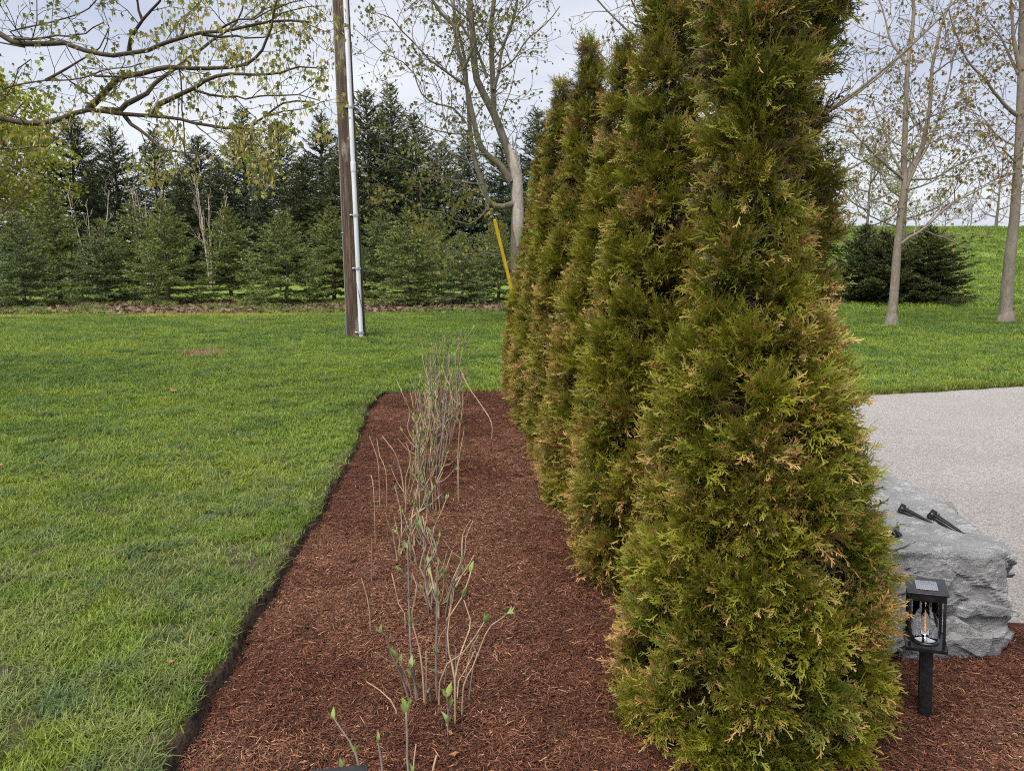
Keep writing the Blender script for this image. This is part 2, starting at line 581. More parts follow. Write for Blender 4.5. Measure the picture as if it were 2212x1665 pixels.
lawn = Acc()
ys = np.linspace(-3, BED_FAR, 260)
ss = np.concatenate([np.linspace(0, 1, 60), 1 + np.geomspace(.05, 60, 50)])
YY, SS = np.meshgrid(ys, ss, indexing='ij')
XX = edge_x(YY.ravel()).reshape(YY.shape) - SS
ZZ = .03 * (n2(XX.ravel(), YY.ravel(), 2.2, 21) - .5).reshape(YY.shape) * np.minimum(1, SS * 4)
lawn.add(np.stack([XX, YY, ZZ], -1).reshape(-1, 3), grid_faces(*YY.shape)[:, ::-1])
xs = np.unique(np.concatenate([-np.geomspace(1, 320, 60), np.linspace(EDGE_X - .1, DRIVE_X + .05, 60), np.linspace(1.9, 14, 90), np.geomspace(14, 320, 50)]))
ts = np.concatenate([[0], np.geomspace(.05, 620, 110)])
TT, XX = np.meshgrid(ts, xs, indexing='ij')
F0 = front_y(xs)[None]
YY = F0 + TT
ZZ = zg(XX.ravel(), YY.ravel()).reshape(XX.shape) - .001
lawn.add(np.stack([XX, YY, ZZ], -1).reshape(-1, 3), grid_faces(*XX.shape))
n_near = len(lawn.F4[0])
lo = tag(link('lawn', lawn.mesh('lawn', [M['thatch'], M['lawn']], True)), kind='structure')
mi = np.ones(len(lo.data.polygons), np.int32); mi[:n_near] = 0
lo.data.polygons.foreach_set('material_index', mi)

# cut soil edge round the bed
sa = Acc()
ys = np.linspace(-2, BED_FAR - .01, 420)
ex = edge_x(ys)
rows = []
for k, (off, z) in enumerate([(-.02, .006), (.010, .002), (.024, -.03), (.040, -.075), (.075, -.13)]):
    j = .020 * (n2(ys, ys * 0 + k, 14, 31 + k) - .5) + .018 * (n2(ys, ys * 0 + k, 45, 37 + k) - .5)
    rows.append(np.stack([ex + off + j, ys, z + j * .5], 1))
V = np.stack(rows, 0)
sa.add(V.reshape(-1, 3), grid_faces(V.shape[0], V.shape[1])[:, ::-1])
xs = np.linspace(EDGE_X - .02, DRIVE_X, 160)
fy = front_y(xs)
fy[0] = BED_FAR
rows = []
for k, (off, z) in enumerate([(.02, .006), (-.014, .0), (-.03, -.05), (-.06, -.13)]):
    j = .02 * (n2(xs, xs * 0 + k, 14, 41 + k) - .5)
    rows.append(np.stack([xs, fy + off + j, z + j * .5], 1))
V = np.stack(rows, 0)
sa.add(V.reshape(-1, 3), grid_faces(V.shape[0], V.shape[1]))
tag(link('soil_edge', sa.mesh('soil_edge', M['soil'], True)), kind='structure')


def mulch_z(x, y):
    x = np.asarray(x, float); y = np.asarray(y, float)
    b = .05 * (n2(x, y, 1.4, 51) - .5) + .035 * (n2(x, y, 7, 53) - .5)
    e = S((x - EDGE_X + .03) / .22)
    return -.085 + .065 * e + b * e


def drive_near(x):
    return np.interp(x, [DRIVE_X, 2.1, 2.43, 3.2, 6, 14, 40], [3.05, 2.9, 2.80, 2.68, 2.3, 1.5, -1.0])


ma = Acc()
xs = np.linspace(EDGE_X - .04, DRIVE_X + .02, 190); ys = np.linspace(-2, BED_FAR + .03, 620)
YY, XX = np.meshgrid(ys, xs, indexing='ij')
ma.add(np.stack([XX, YY, mulch_z(XX.ravel(), YY.ravel()).reshape(XX.shape)], -1).reshape(-1, 3), grid_faces(*XX.shape))
xs = np.concatenate([np.linspace(DRIVE_X + .02, 5, 120), np.geomspace(5.2, 20, 20)]); tt = np.linspace(0, 1, 140)
TT, XX = np.meshgrid(tt, xs, indexing='ij')
yn = drive_near(XX) + .05
YY = -2 + (yn + 2) * TT
ZZ = mulch_z(XX.ravel(), YY.ravel()).reshape(XX.shape) + .012 * S((TT - .9) * 10)
ma.add(np.stack([XX, YY, ZZ], -1).reshape(-1, 3), grid_faces(*XX.shape))
tag(link('mulch_bed', ma.mesh('mulch_bed', M['mulch'], True)), kind='structure')

da = Acc()
xs = np.concatenate([np.linspace(DRIVE_X - .02, 14, 160), np.geomspace(14.3, 300, 40)]); tt = np.linspace(0, 1, 90)
TT, XX = np.meshgrid(tt, xs, indexing='ij')
y0 = drive_near(XX) + .035 * (n2(XX.ravel(), XX.ravel() * 0, 5, 61) - .5).reshape(XX.shape); y1 = front_y(xs)[None] + .12
YY = y0 + (y1 - y0) * TT
ZZ = -.022 + .012 * (n2(XX.ravel(), YY.ravel(), .8, 63) - .5).reshape(XX.shape)
da.add(np.stack([XX, YY, ZZ], -1).reshape(-1, 3), grid_faces(*XX.shape))
tag(link('driveway', da.mesh('driveway', M['drive'], True)), kind='structure')

# ------------------------------------------------------------------ grass
def grass_clump(seed, n=22, rad=.045, hmin=.03, hmax=.062, flat=.5, w=.0022):
    r = np.random.default_rng(seed)
    A = Acc()
    for i in range(n):
        ang = r.uniform(0, 6.283); d = rad * math.sqrt(r.random())
        b = np.array([d * math.cos(ang), d * math.sin(ang), -.004])
        h = r.uniform(hmin, hmax); lean = r.uniform(.1, 1) * flat * 1.5; la = r.uniform(0, 6.283)
        dirh = np.array([math.cos(la), math.sin(la), 0]); side = np.array([-math.sin(la), math.cos(la), 0]) * w * r.uniform(.7, 1.3)
        V = []
        for s, wd in ((0, 1), (.45, .9), (.8, .6), (1, .05)):
            x = h * lean * s ** 1.7; z = h * s * math.sqrt(max(.08, 1 - (lean * s * .55) ** 2))
            c = b + dirh * x + np.array([0, 0, z])
            V += [c - side * wd, c + side * wd]
        k = r.uniform(.65, 1.3)
        cc = np.array([1, 1, 1]) * k
        if r.random() < .10: cc = np.array([1.6, 1.15, 1.4]) * r.uniform(.7, 1.05)
        A.add(V, [[0, 1, 3, 2], [2, 3, 5, 4], [4, 5, 7, 6]], cc)
    return A.mesh('grass_clump', M['grass'])


clumps = [grass_clump(100 + i) for i in range(6)] + [grass_clump(120 + i, 20, .05, .035, .075, .95) for i in range(4)] + [grass_clump(140 + i, 26, .07, .05, .10, .6, .002) for i in range(2)]
GP, GS, GI, GT, GR = [], [], [], [], []


def add_grass(x0, x1, y0, y1, dens, sx, sz, keep):
    n = int((x1 - x0) * (y1 - y0) * dens)
    x = rng.uniform(x0, x1, n); y = rng.uniform(y0, y1, n)
    k = keep(x, y)
    half = (y + 1.2) * .80 + 1.5
    k &= (x - y * .078 > -half) & (x - y * .078 < half)
    x, y = x[k], y[k]
    near = S((7.5 - np.hypot(x, y)) / 4)
    thin = n2(x, y, 2.6, 71, 3)
    k = rng.random(len(x)) < 1 - near * .72 * S((.42 - thin) / .10)
    x, y = x[k], y[k]; n = len(x)
    near = S((8.5 - np.hypot(x, y)) / 4.5)
    a = n2(x, y, .55, 73, 3); b = n2(x * .55, y, 3.1, 75, 3); c = n2(x, y, 8, 77, 2); band = n2(x * .6, y, 1.1, 79, 3)
    lush = np.array([.172, .248, .034]); dark = np.array([.105, .178, .026]); yel = np.array([.22, .275, .02]); pale = np.array([.215, .24, .085]); blue = np.array([.075, .145, .05])
    T = lush[None] * np.ones((n, 1))
    T += (dark - lush)[None] * S((b * .6 + a * .4 - .47) / .14)[:, None]
    T += (yel - T) * (S((.47 - band) / .2) * .42)[:, None]
    T += (pale - T) * (S((a * .35 + c * .65 - .45) / .12) * near * .6)[:, None]
    T += (blue - T) * (S((c - .66) / .08) * .7)[:, None]
    T += (np.array([.33, .33, .05]) - T) * (S((y - 19.4) / .4) * S((20.7 - y) / .3) * S((-3 - x) / 2) * S((n2(x, y, .9, 81) - .3) / .2) * .85)[:, None]
    T *= rng.uniform(.88, 1.14, (n, 1))
    straw = S((np.hypot(x - ground_at(440, 765)[0], (y - ground_at(440, 765)[1]) * .8) * -1 + .55) / .5)
    T += (np.array([.30, .22, .11]) - T) * straw[:, None]
    z = zg(x, y)
    GP.append(np.stack([x, y, z], 1))
    s = rng.uniform(.8, 1.25, n)
    GS.append(np.stack([s * sx, s * sx, s * sz], 1))
    mat = (a * .5 + c * .5 > .46) & (near > .3)
    GI.append(np.where(mat, rng.integers(6, 10, n), np.where(c > .64, rng.integers(9, 12, n), rng.integers(0, 6, n))))
    GT.append(T)
    GR.append(np.stack([rng.normal(0, .1, n), rng.normal(0, .1, n), rng.uniform(0, 6.283, n)], 1))


def on_lawn(x, y):
    return np.where(y < BED_FAR, x < edge_x(y) + .004, y > front_y(x) - .005) & ~((y < BED_FAR) & (x > EDGE_X + .2) & (y < front_y(x)))


def lawn_mask(x, y):
    left = (y <= BED_FAR) & (x < edge_x(y) - .012)
    far = y > front_y(x) + .0
    return left | (far & ((y > BED_FAR) | (x > DRIVE_X)))


add_grass(-7.5, -.8, 1.2, 5.2, 1150, .9, .58, lawn_mask)
add_grass(-10, -.8, 5.2, 8.62, 600, 1.2, .62, lawn_mask)
add_grass(-14, 16, 7.9, 13, 240, 1.7, .75, lawn_mask)
add_grass(-20, 20, 13, 20.5, 150, 1.9, .9, lambda x, y: lawn_mask(x, y) & (np.hypot(x + 1.93, y - 14.65) > .2))
add_grass(2, 30, 20.5, 34, 26, 4.2, 1.4, lambda x, y: lawn_mask(x, y) & (x > 6))
add_grass(10, 60, 34, 62, 5, 8, 2.0, lawn_mask)
add_grass(-24, 6, 20.5, 27, 40, 2.8, 1.8, lambda x, y: lawn_mask(x, y) & (n2(x, y, .8, 91) > .56))
n = 2600
fx = rng.uniform(1.9, 14, n) ** 1.0; fy = front_y(fx) + rng.normal(.02, .035, n)
GP.append(np.stack([fx, fy, np.full(n, -.006)], 1)); GS.append(np.repeat(rng.uniform(.5, 1.2, (n, 1)), 3, 1)); GI.append(rng.integers(0, 10, n))
GT.append((np.array([.16, .20, .03])) * rng.uniform(.6, 1.3, (n, 1))); GR.append(np.stack([rng.normal(0, .2, n), rng.normal(0, .2, n), rng.uniform(0, 6.283, n)], 1))
# longer fringe hanging over the cut edge
n = 1100
fy = rng.uniform(1.3, 8.6, n); fx = edge_x(fy) - np.abs(rng.normal(0, .03, n)) - .012
GP.append(np.stack([fx, fy, np.full(n, .0)], 1)); GS.append(np.repeat(rng.uniform(.4, .75, (n, 1)), 3, 1)); GI.append(rng.integers(0, 10, n))
fm = S((n2(fx, fy, 3.0, 88) - .4) / .2)[:, None]
GT.append((np.array([.19, .20, .085]) * (1 - fm) + np.array([.14, .205, .026]) * fm) * rng.uniform(.6, 1.3, (n, 1))); GR.append(np.stack([rng.normal(0, .2, n), rng.normal(.25, .2, n), rng.uniform(0, 6.283, n)], 1))
o = scatter('lawn_grass', clumps, np.concatenate(GP), np.concatenate(GR), np.concatenate(GS), np.concatenate(GI), np.concatenate(GT))
tag(o, 'short green mown lawn grass with pale matted patches', 'grass', kind='stuff')
print('grass clumps', sum(len(p) for p in GP))

# ------------------------------------------------------------------ mulch chips
def chip_patch(seed, n=64, rad=.075):
    r = np.random.default_rng(seed); A = Acc()
    for i in range(n):
        L = min(.075, max(.012, r.lognormal(-3.85, .45))); w = r.uniform(.0009, .0030); h = w * r.uniform(.35, .8)
        ang = r.uniform(0, 6.283); d = rad * math.sqrt(r.random())
        tilt = r.normal(.08, .3); bend = r.normal(0, .18)
        c = np.array([d * math.cos(ang), d * math.sin(ang), r.uniform(-.002, .014)])
        yaw = r.uniform(0, 6.283); dx = np.array([math.cos(yaw) * math.cos(tilt), math.sin(yaw) * math.cos(tilt), math.sin(tilt)])
        sd = np.array([-math.sin(yaw), math.cos(yaw), r.normal(0, .4)]); up = np.cross(dx, sd)
        V = []
        for s, q in ((-.5, .5), (0, 1), (.5, .4)):
            p = c + dx * L * s + sd * bend * L * (abs(s) * 2) ** 2 * .5
            V += [p - sd * w * q, p + sd * w * q, p + up * h * 2 * q]
        F = []
        for k in (0, 3):
            for a, b in ((0, 1), (1, 2), (2, 0)):
                F.append([k + a, k + b, k + 3 + b, k + 3 + a])
        tone = r.choice(4, p=[.40, .38, .19, .03])
        cc = [np.array([.072, .026, .015]), np.array([.138, .053, .031]), np.array([.20, .085, .049]), np.array([.33, .18, .10])][tone] * r.uniform(.7, 1.3)
        A.add(V, F, cc)
    return A.mesh('chip_patch', M['chip'])


patches = [chip_patch(300 + i) for i in range(9)]
P = []
for (x0, x1, y0, y1, d) in ((EDGE_X, DRIVE_X, 1.2, 4.5, 1300), (EDGE_X, DRIVE_X, 4.5, 8.6, 600), (DRIVE_X, 4.2, 1.2, 3.1, 950)):
    n = int((x1 - x0) * (y1 - y0) * d); x = rng.uniform(x0, x1, n); y = rng.uniform(y0, y1, n)
    k = (x > edge_x(y) + .05) & (y < BED_FAR - .03) & ((x < DRIVE_X) | (y < drive_near(x) + .0)); P.append(np.stack([x[k], y[k]], 1))
P = np.concatenate(P); n = len(P)
z = mulch_z(P[:, 0], P[:, 1]) + .002
dm = n2(P[:, 0], P[:, 1], 1.5, 95); lg = n2(P[:, 0], P[:, 1], 5.5, 97)
T = (np.array([.9, .9, .9])[None] + (np.array([1.25, 1.45, 1.5]) - .9)[None] * S((dm - .42) / .22)[:, None]) * rng.uniform(.72, 1.25, (n, 1)) * (.75 + .5 * lg)[:, None]
o = scatter('mulch_chips', patches, np.column_stack([P, z]), np.stack([rng.normal(0, .12, n), rng.normal(0, .12, n), rng.uniform(0, 6.283, n)], 1), rng.uniform(.5, .9, n), rng.integers(0, 9, n), T)
tag(o, 'shredded reddish brown bark mulch covering the planting bed', 'mulch', kind='stuff')

# ------------------------------------------------------------------ arborvitae hedge
def ribbon(p0, d, nrm, L, w, curve, tip0, tip1):
    """thin flat twig in the plane of the spray: 2 quads"""
    V, t = [], []
    sd = np.cross(nrm, d)
    for s, q in ((0, .8), (.55, 1), (1, .45)):
        p = p0 + d * L * s + sd * curve * L * s * s
        V += [p - sd * w * q, p + sd * w * q]; t += [tip0 + (tip1 - tip0) * s] * 2
    return V, [[0, 1, 3, 2], [2, 3, 5, 4]], t


def arb_tuft(seed, nspray=7, spread=.95):
    r = np.random.default_rng(seed); A = Acc()
    for k in range(nspray):
        th, ph = abs(r.normal(0, spread * .6)), r.uniform(0, 6.283)
        ax = np.array([math.sin(th) * math.cos(ph), math.sin(th) * math.sin(ph), math.cos(th)])
        nr = r.normal(0, 1, 3); nr -= ax * (nr @ ax); nr /= np.linalg.norm(nr)
        L = r.uniform(.048, .090); k2 = r.normal(0, .35); burn = r.random()
        base = r.normal(0, .018, 3) * np.array([1, 1, .7]); sd = np.cross(nr, ax)

        def pos(s): return base + ax * L * s + nr * k2 * L * s * s
        for s in np.linspace(.15, 1, 7):
            for sg in (-1, 1):
                if s > .98 and sg > 0:
                    d, l = ax + nr * 2 * k2 * s * .5, .035
                else:
                    an = math.radians(r.uniform(16, 58)); l = L * (.52 - .26 * s) * r.uniform(.45, 1.35)
                    if r.random() < .12: continue
                    d = ax * math.cos(an) + sd * sg * math.sin(an) + nr * (k2 * s + r.normal(0, .28))
                d = d / np.linalg.norm(d)
                rv = r.random(); bn = .4 * burn + .6 * r.random(); p = pos(s + r.normal(0, .05))
                V, F, tp = ribbon(p, d, nr, l, .0019, -sg * r.uniform(-.1, .6), .25 + .4 * s, .5 + .5 * s)
                A.add(V, F, np.stack([tp, np.full(6, rv), np.full(6, bn)], 1))
                s2 = np.cross(nr, d)
                for q, g2 in ((.4, 1), (.68, -1)):
                    d2 = d * .8 + s2 * g2 * .62; d2 /= np.linalg.norm(d2); l2 = l * r.uniform(.28, .5)
                    pp = p + d * l * q; ss = np.cross(nr, d2) * .0019
                    V = [pp - ss * .8, pp + ss * .8, pp + d2 * l2 + ss * .7, pp + d2 * l2 - ss * .7]
                    tq = .35 + .6 * s * q + .1
                    A.add(V, [[0, 1, 2, 3]], np.stack([[tq - .15, tq - .15, tq + .2, tq + .2], np.full(4, rv), np.full(4, bn)], 1))
        V, F, tp = ribbon(base - ax * .03, ax, nr, L * .95, .0014, 0, 0.0, .55)
        A.add(V, F, np.stack([tp, np.full(6, .3), np.full(6, burn)], 1))
    return A.mesh('spray_tuft', M['arb'])


tufts = [arb_tuft(500 + i) for i in range(10)]


def plume_points(axis, prof, seed):
    """tufts of a column built from separate boughs; axis: list of (x,y,z); prof: list of (z, outer radius)"""
    r = np.random.default_rng(seed)
    axis = np.asarray(axis, float); prof = np.asarray(prof, float)
    zz = np.linspace(prof[0, 0], prof[-1, 0], 200); rr = np.interp(zz, prof[:, 0], prof[:, 1])
    cdf = np.cumsum(rr + .03); cdf /= cdf[-1]
    C, B = [], []
    hs, ths = np.interp(r.random(2600), cdf, zz), r.uniform(0, 6.283, 2600)
    Rs = np.interp(hs, prof[:, 0], prof[:, 1]) * (1 + .22 * (noise3(np.stack([np.cos(ths) * 1.3 + seed, np.sin(ths) * 1.3, hs * 1.6], 1), seed) - .5))
    for h, th, R in zip(hs, ths, Rs):
        bs = min(.135, max(.062, .21 * R + .052)) * r.uniform(.7, 1.3)
        cr = max(0.0, R - bs * .95)
        c = np.array([np.interp(h, axis[:, 2], axis[:, 0]) + math.cos(th) * cr, np.interp(h, axis[:, 2], axis[:, 1]) + math.sin(th) * cr, h])
        if C:
            D = (np.array(C) - c) * np.array([1, 1, .70]); dd = np.sqrt((D ** 2).sum(1))
            if (dd < .50 * (np.array(B) + bs)).any(): continue
        C.append(c); B.append(bs)
    C = np.array(C); B = np.array(B)
    cnt = np.maximum(7, (2000 * B ** 2).astype(int)); ix = np.repeat(np.arange(len(C)), cnt); n = len(ix)
    ax = np.stack([np.interp(C[:, 2], axis[:, 2], axis[:, 0]), np.interp(C[:, 2], axis[:, 2], axis[:, 1]), C[:, 2]], 1)
    out = C - ax; out[:, 2] = 0; out /= np.linalg.norm(out, axis=1)[:, None] + 1e-6
    d = r.normal(0, 1, (n, 3)) + out[ix] * 1.15 + np.array([0, 0, .35]); d /= np.linalg.norm(d, axis=1)[:, None]
    rad = np.maximum(B[ix] - .055, .015) * r.uniform(.6, 1.05, n)
    P = C[ix] + d * rad[:, None] * np.array([1, 1, 1.45])
    O = d * .75 + out[ix] * .4 + np.array([0, 0, .55]) + r.normal(0, .22, (n, 3))
    m = int(n * .22); hi = np.interp(r.random(m), cdf, zz); ti = r.uniform(0, 6.283, m)      # dead twigs of the inside, coloured dark to deepen the shade between boughs
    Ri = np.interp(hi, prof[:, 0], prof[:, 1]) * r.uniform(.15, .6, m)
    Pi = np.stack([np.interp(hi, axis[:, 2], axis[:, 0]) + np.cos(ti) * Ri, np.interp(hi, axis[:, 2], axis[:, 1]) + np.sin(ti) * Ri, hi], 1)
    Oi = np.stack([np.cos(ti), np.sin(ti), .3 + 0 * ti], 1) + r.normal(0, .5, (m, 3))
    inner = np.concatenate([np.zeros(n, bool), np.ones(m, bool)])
    bough = np.concatenate([r.normal(0, 1, len(C))[ix], np.zeros(m)])
    return np.concatenate([P, Pi]), np.concatenate([O, Oi]), inner, bough


def arborvitae(label, loc, plumes, seed):
    root = thing('arborvitae', label, 'hedge tree', (loc[0], loc[1], -.04), 'arborvitae hedge beside the mulch bed')
    A = Acc()
    Ps, Os, Is, Ls = [], [], [], []
    for k, (axis, prof) in enumerate(plumes):
        axis = [(x, y, z) for x, y, z in axis]
        P, out, inner, lm = plume_points(axis, prof, seed * 7 + k)
        Ps.append(P); Os.append(out); Is.append(inner); Ls.append(lm)
        top = prof[-1][0] - .12
        ax = catmull(np.array(axis), .08)
        ax[:, 0] += .03 * (n2(ax[:, 2], ax[:, 2] * 0, 2.2, seed + k) - .5); ax[:, 1] += .03 * (n2(ax[:, 2], ax[:, 2] * 0, 2.2, seed + k + 50) - .5)
        V, F = tube(ax, np.interp(ax[:, 2], [0, top], [.042 if k == 0 else .028, .008]), 8); A.add(V, F)
        rr = np.random.default_rng(seed + 90 + k)
        zz = np.linspace(prof[0][0] + .05, top - .1, int(34 if k == 0 else 20))
        for z in zz:                                             # inner branches reaching out and up
            a = rr.uniform(0, 6.283); R = np.interp(z, [p[0] for p in prof], [p[1] for p in prof]) * .8
            c = np.array([np.interp(z, ax[:, 2], ax[:, 0]), np.interp(z, ax[:, 2], ax[:, 1]), z])
            e = c + np.array([math.cos(a) * R, math.sin(a) * R, R * .8])
            m = (c + e) / 2 + np.array([math.cos(a) * R * .15, math.sin(a) * R * .15, -R * .12])
            V, F = tube([c, m, e], [.011, .007, .003], 4); A.add(V, F)
    link('trunk', A.mesh('arborvitae_trunk', M['cbark'], True), root)
    P = np.concatenate(Ps); O = np.concatenate(Os); inner = np.concatenate(Is); lm = np.concatenate(Ls)
    P[:, 2] = np.maximum(P[:, 2], .05)
    n = len(P)
    w = P + np.array([loc[0], loc[1], 0])
    oli = n2(w[:, 0] * 1.0 + w[:, 1], w[:, 2], 2.6, 205); bn = fbm(w * 7.5, 3, 207)
    left = S((loc[0] - .05 - w[:, 0]) / .5)
    low = S((1.5 - w[:, 2]) / 1.2)
    burn = .22 + .55 * (bn - .5) - .04 * lm + .10 * left * low + rng.normal(0, .10, n)
    burn = np.clip(burn, -.1, .55)
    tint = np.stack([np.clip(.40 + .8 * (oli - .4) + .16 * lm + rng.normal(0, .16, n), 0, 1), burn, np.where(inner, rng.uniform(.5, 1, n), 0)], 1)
    rot = euler_of(basis_from(O, rng.uniform(0, 6.283, n)))
    print('tufts', n)
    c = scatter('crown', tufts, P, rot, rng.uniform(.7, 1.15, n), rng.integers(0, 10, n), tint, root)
    c['kind'] = 'stuff'
    return root


prof_a = [(.03, .40), (.2, .49), (.55, .49), (1.0, .42), (1.5, .325), (2.0, .235), (2.5, .17), (3.0, .115), (3.3, .045)]


def scaled(prof, h, w):
    top = prof[-1][0]
    return [(z * h / top, r * w) for z, r in prof]


# nearest tree: main stem leans left, second stem on the driveway side
arborvitae('largest arborvitae at the near end of the hedge, beside the black lantern', (1.06, 2.33),
           [([(-.06, 0, 0), (-.065, 0, .8), (-.10, .02, 1.5), (-.125, .02, 2.4), (-.11, .02, 3.4)],
             [(.03, .42), (.2, .445), (.55, .41), (.9, .35), (1.2, .29), (1.45, .20), (1.8, .155), (2.2, .15), (2.7, .13), (3.3, .04)]),
            ([(.02, .16, 0), (.09, .22, .9), (.16, .24, 1.6), (.16, .22, 2.2)], [(.15, .24), (.5, .25), (1.0, .18), (1.5, .13), (1.9, .09), (2.12, .03)]),
            ([(.0, .05, 1.7), (.06, .12, 2.2), (.11, .14, 2.6), (.09, .14, 3.1)], [(2.2, .05), (2.45, .13), (2.7, .13), (3.1, .03)])], 1)
names = ['second arborvitae from the near end, tall column with a thin gap showing its trunk',
         'third arborvitae from the near end, shorter column with a dark rounded top',
         'fourth arborvitae from the near end, with a wispy pointed top',
         'fifth arborvitae from the near end, narrow pointed column',
         'sixth arborvitae, farthest of the hedge, browned on its lawn side']
for i, (y, h, w) in enumerate([(3.55, 3.25, .98), (4.6, 2.85, 1.05), (5.7, 3.15, 1.05), (6.85, 3.1, 1.1), (7.85, 2.95, 1.12)]):
    p = scaled(prof_a, h, w)
    r = np.random.default_rng(60 + i)
    pl = [([(0, 0, 0), (r.normal(-.02, .02), r.normal(0, .03), h * .5), (r.normal(-.02, .03), 0, h)], p)]
    arborvitae(names[i], (1.05, y), pl, 10 + i)

# ------------------------------------------------------------------ spruces
NEEDLE = np.array([[-.5, 0, 0], [.5, 0, 0], [0, .1, 1.0]]); NEEDLE_F = np.array([[0, 1, 2]])


def make_spruce(seed, H, R, nwh, per, dens, nl, nw, bare=.12, tip=1.0, hue=0.0, droop=.1, leader=1.0):
    r = np.random.default_rng(seed)
    T = Acc()
    tr = np.array([[0, 0, -.15], [r.normal(0, .01) * H, r.normal(0, .01) * H, H * .5], [0, 0, H]])
    tp = catmull(tr, H / 14)
    V, F = tube(tp, np.interp(tp[:, 2], [0, H], [.016 * H + .01, .004 * H * .5 + .004]), 7); T.add(V, F, (.6, .55, .5))
    SP, SD, SL, SA = [], [], [], []                  # twig starts, directions, lengths, tipness
    for k in range(nwh):
        f = bare + (1 - bare) * (k / (nwh - 1)) ** .9 * .97
        z = f * H
        L = R * ((1 - f) / (1 - bare)) ** .75 * (1 if f > bare + .12 else .9) + .05 * R
        nb = per if f < .85 else max(3, per - 2)
        a0 = r.uniform(0, 6.283)
        for b in range(nb):
            a = a0 + b * 6.283 / nb + r.normal(0, .2); l = L * r.uniform(.72, 1.15)
            el = -droop * (1 - f) + (f ** 1.6) * .95 + r.normal(0, .09)
            d = np.array([math.cos(a) * math.cos(el), math.sin(a) * math.cos(el), math.sin(el)])
            sd = np.array([-math.sin(a), math.cos(a), 0])
            p0 = np.array([0, 0, z + r.normal(0, .012 * H)])
            ns = max(3, int(l / (R * .085)))
            s = np.linspace(.06, 1, ns)
            cl = p0 + d * (l * s)[:, None]; cl[:, 2] += l * .16 * (s ** 2.2) - l * .05 * s
            V, F = tube(cl[::max(1, ns // 4)], np.linspace(.006 * H * .4 + .003, .002, len(cl[::max(1, ns // 4)])), 3); T.add(V, F, (.5, .42, .36))
            SP.append(cl[:-1]); SD.append(np.diff(cl, axis=0)); SL.append(np.linalg.norm(np.diff(cl, axis=0), axis=1)); SA.append(s[:-1])
            for sg in (-1, 1):
                q = slice(1, None)
                tl = (.40 * l * (1 - s[q]) ** .7 + .07 * l + .02 * R) * r.uniform(.6, 1.15, ns - 1)
                td = d * .62 + sd * sg * .75
                td = td[None] + r.normal(0, .14, (ns - 1, 3)); td[:, 2] += -.08
                td /= np.linalg.norm(td, axis=1)[:, None]
                SP.append(cl[q]); SD.append(td * tl[:, None]); SL.append(tl); SA.append(np.clip(s[q] + .35, 0, 1.2))
    # leader shoot
    SP.append(np.array([[0, 0, H * .94]])); SD.append(np.array([[0, 0, H * .08 * leader]])); SL.append(np.array([H * .08 * leader])); SA.append(np.array([1.2]))
    SP = np.concatenate(SP); SD = np.concatenate(SD); SL = np.concatenate(SL); SA = np.concatenate(SA)
    cnt = np.maximum(2, (SL * dens + r.random(len(SL))).astype(int))
    ix = np.repeat(np.arange(len(SL)), cnt); n = len(ix)
    t = r.random(n)
    P = SP[ix] + SD[ix] * t[:, None]
    D = SD[ix] / (SL[ix][:, None] + 1e-9) * .9 + r.normal(0, .48, (n, 3))
    Rm = basis_from(D, r.uniform(0, 6.283, n))
    sc = nl * r.uniform(.7, 1.3, n)
    tv = NEEDLE * np.array([nw / nl, 1, 1])
    V, F = stamp(tv, NEEDLE_F, P, Rm, np.stack([sc, sc, sc], 1))
    tipf = np.clip(SA[ix] * .5 + t * .5, 0, 1) ** 2 * tip
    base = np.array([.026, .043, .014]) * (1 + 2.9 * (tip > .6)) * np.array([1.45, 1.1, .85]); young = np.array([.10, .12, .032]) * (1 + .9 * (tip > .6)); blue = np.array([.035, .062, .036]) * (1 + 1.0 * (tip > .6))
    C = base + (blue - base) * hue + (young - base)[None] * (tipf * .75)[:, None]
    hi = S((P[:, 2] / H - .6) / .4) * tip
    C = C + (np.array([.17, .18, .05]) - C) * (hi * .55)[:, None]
    C *= r.uniform(.6, 1.35, (n, 1))
    tm = T.mesh('spruce_trunk', M['cbark'], True)
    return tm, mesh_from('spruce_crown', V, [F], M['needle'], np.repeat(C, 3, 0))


small = [make_spruce(1, 3.0, 1.25, 15, 6, 95, .075, .022, .07, 1.0, .0, .12, 1.8),
         make_spruce(2, 3.2, 1.35, 15, 7, 95, .075, .022, .06, 1.0, .4, .05, 1.3),
         make_spruce(3, 2.8, 1.5, 14, 7, 95, .075, .022, .07, .8, .1, .15, 1.0),
         make_spruce(4, 3.6, 1.25, 18, 6, 95, .075, .022, .08, 1.2, .0, .1, 2.2)]
big = [make_spruce(11, 10.5, 3.0, 30, 7, 17, .24, .060, .05, .45, .3, .22),
       make_spruce(12, 10.5, 2.5, 32, 7, 17, .23, .055, .05, .4, .7, .18),
       make_spruce(13, 10.5, 3.4, 28, 8, 16, .25, .062, .04, .35, .1, .28)]


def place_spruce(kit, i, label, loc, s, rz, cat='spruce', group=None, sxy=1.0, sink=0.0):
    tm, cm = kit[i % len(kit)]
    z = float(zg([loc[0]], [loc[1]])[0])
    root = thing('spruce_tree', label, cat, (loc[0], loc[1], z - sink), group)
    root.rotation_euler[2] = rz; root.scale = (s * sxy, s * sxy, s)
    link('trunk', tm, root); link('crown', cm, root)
    return root


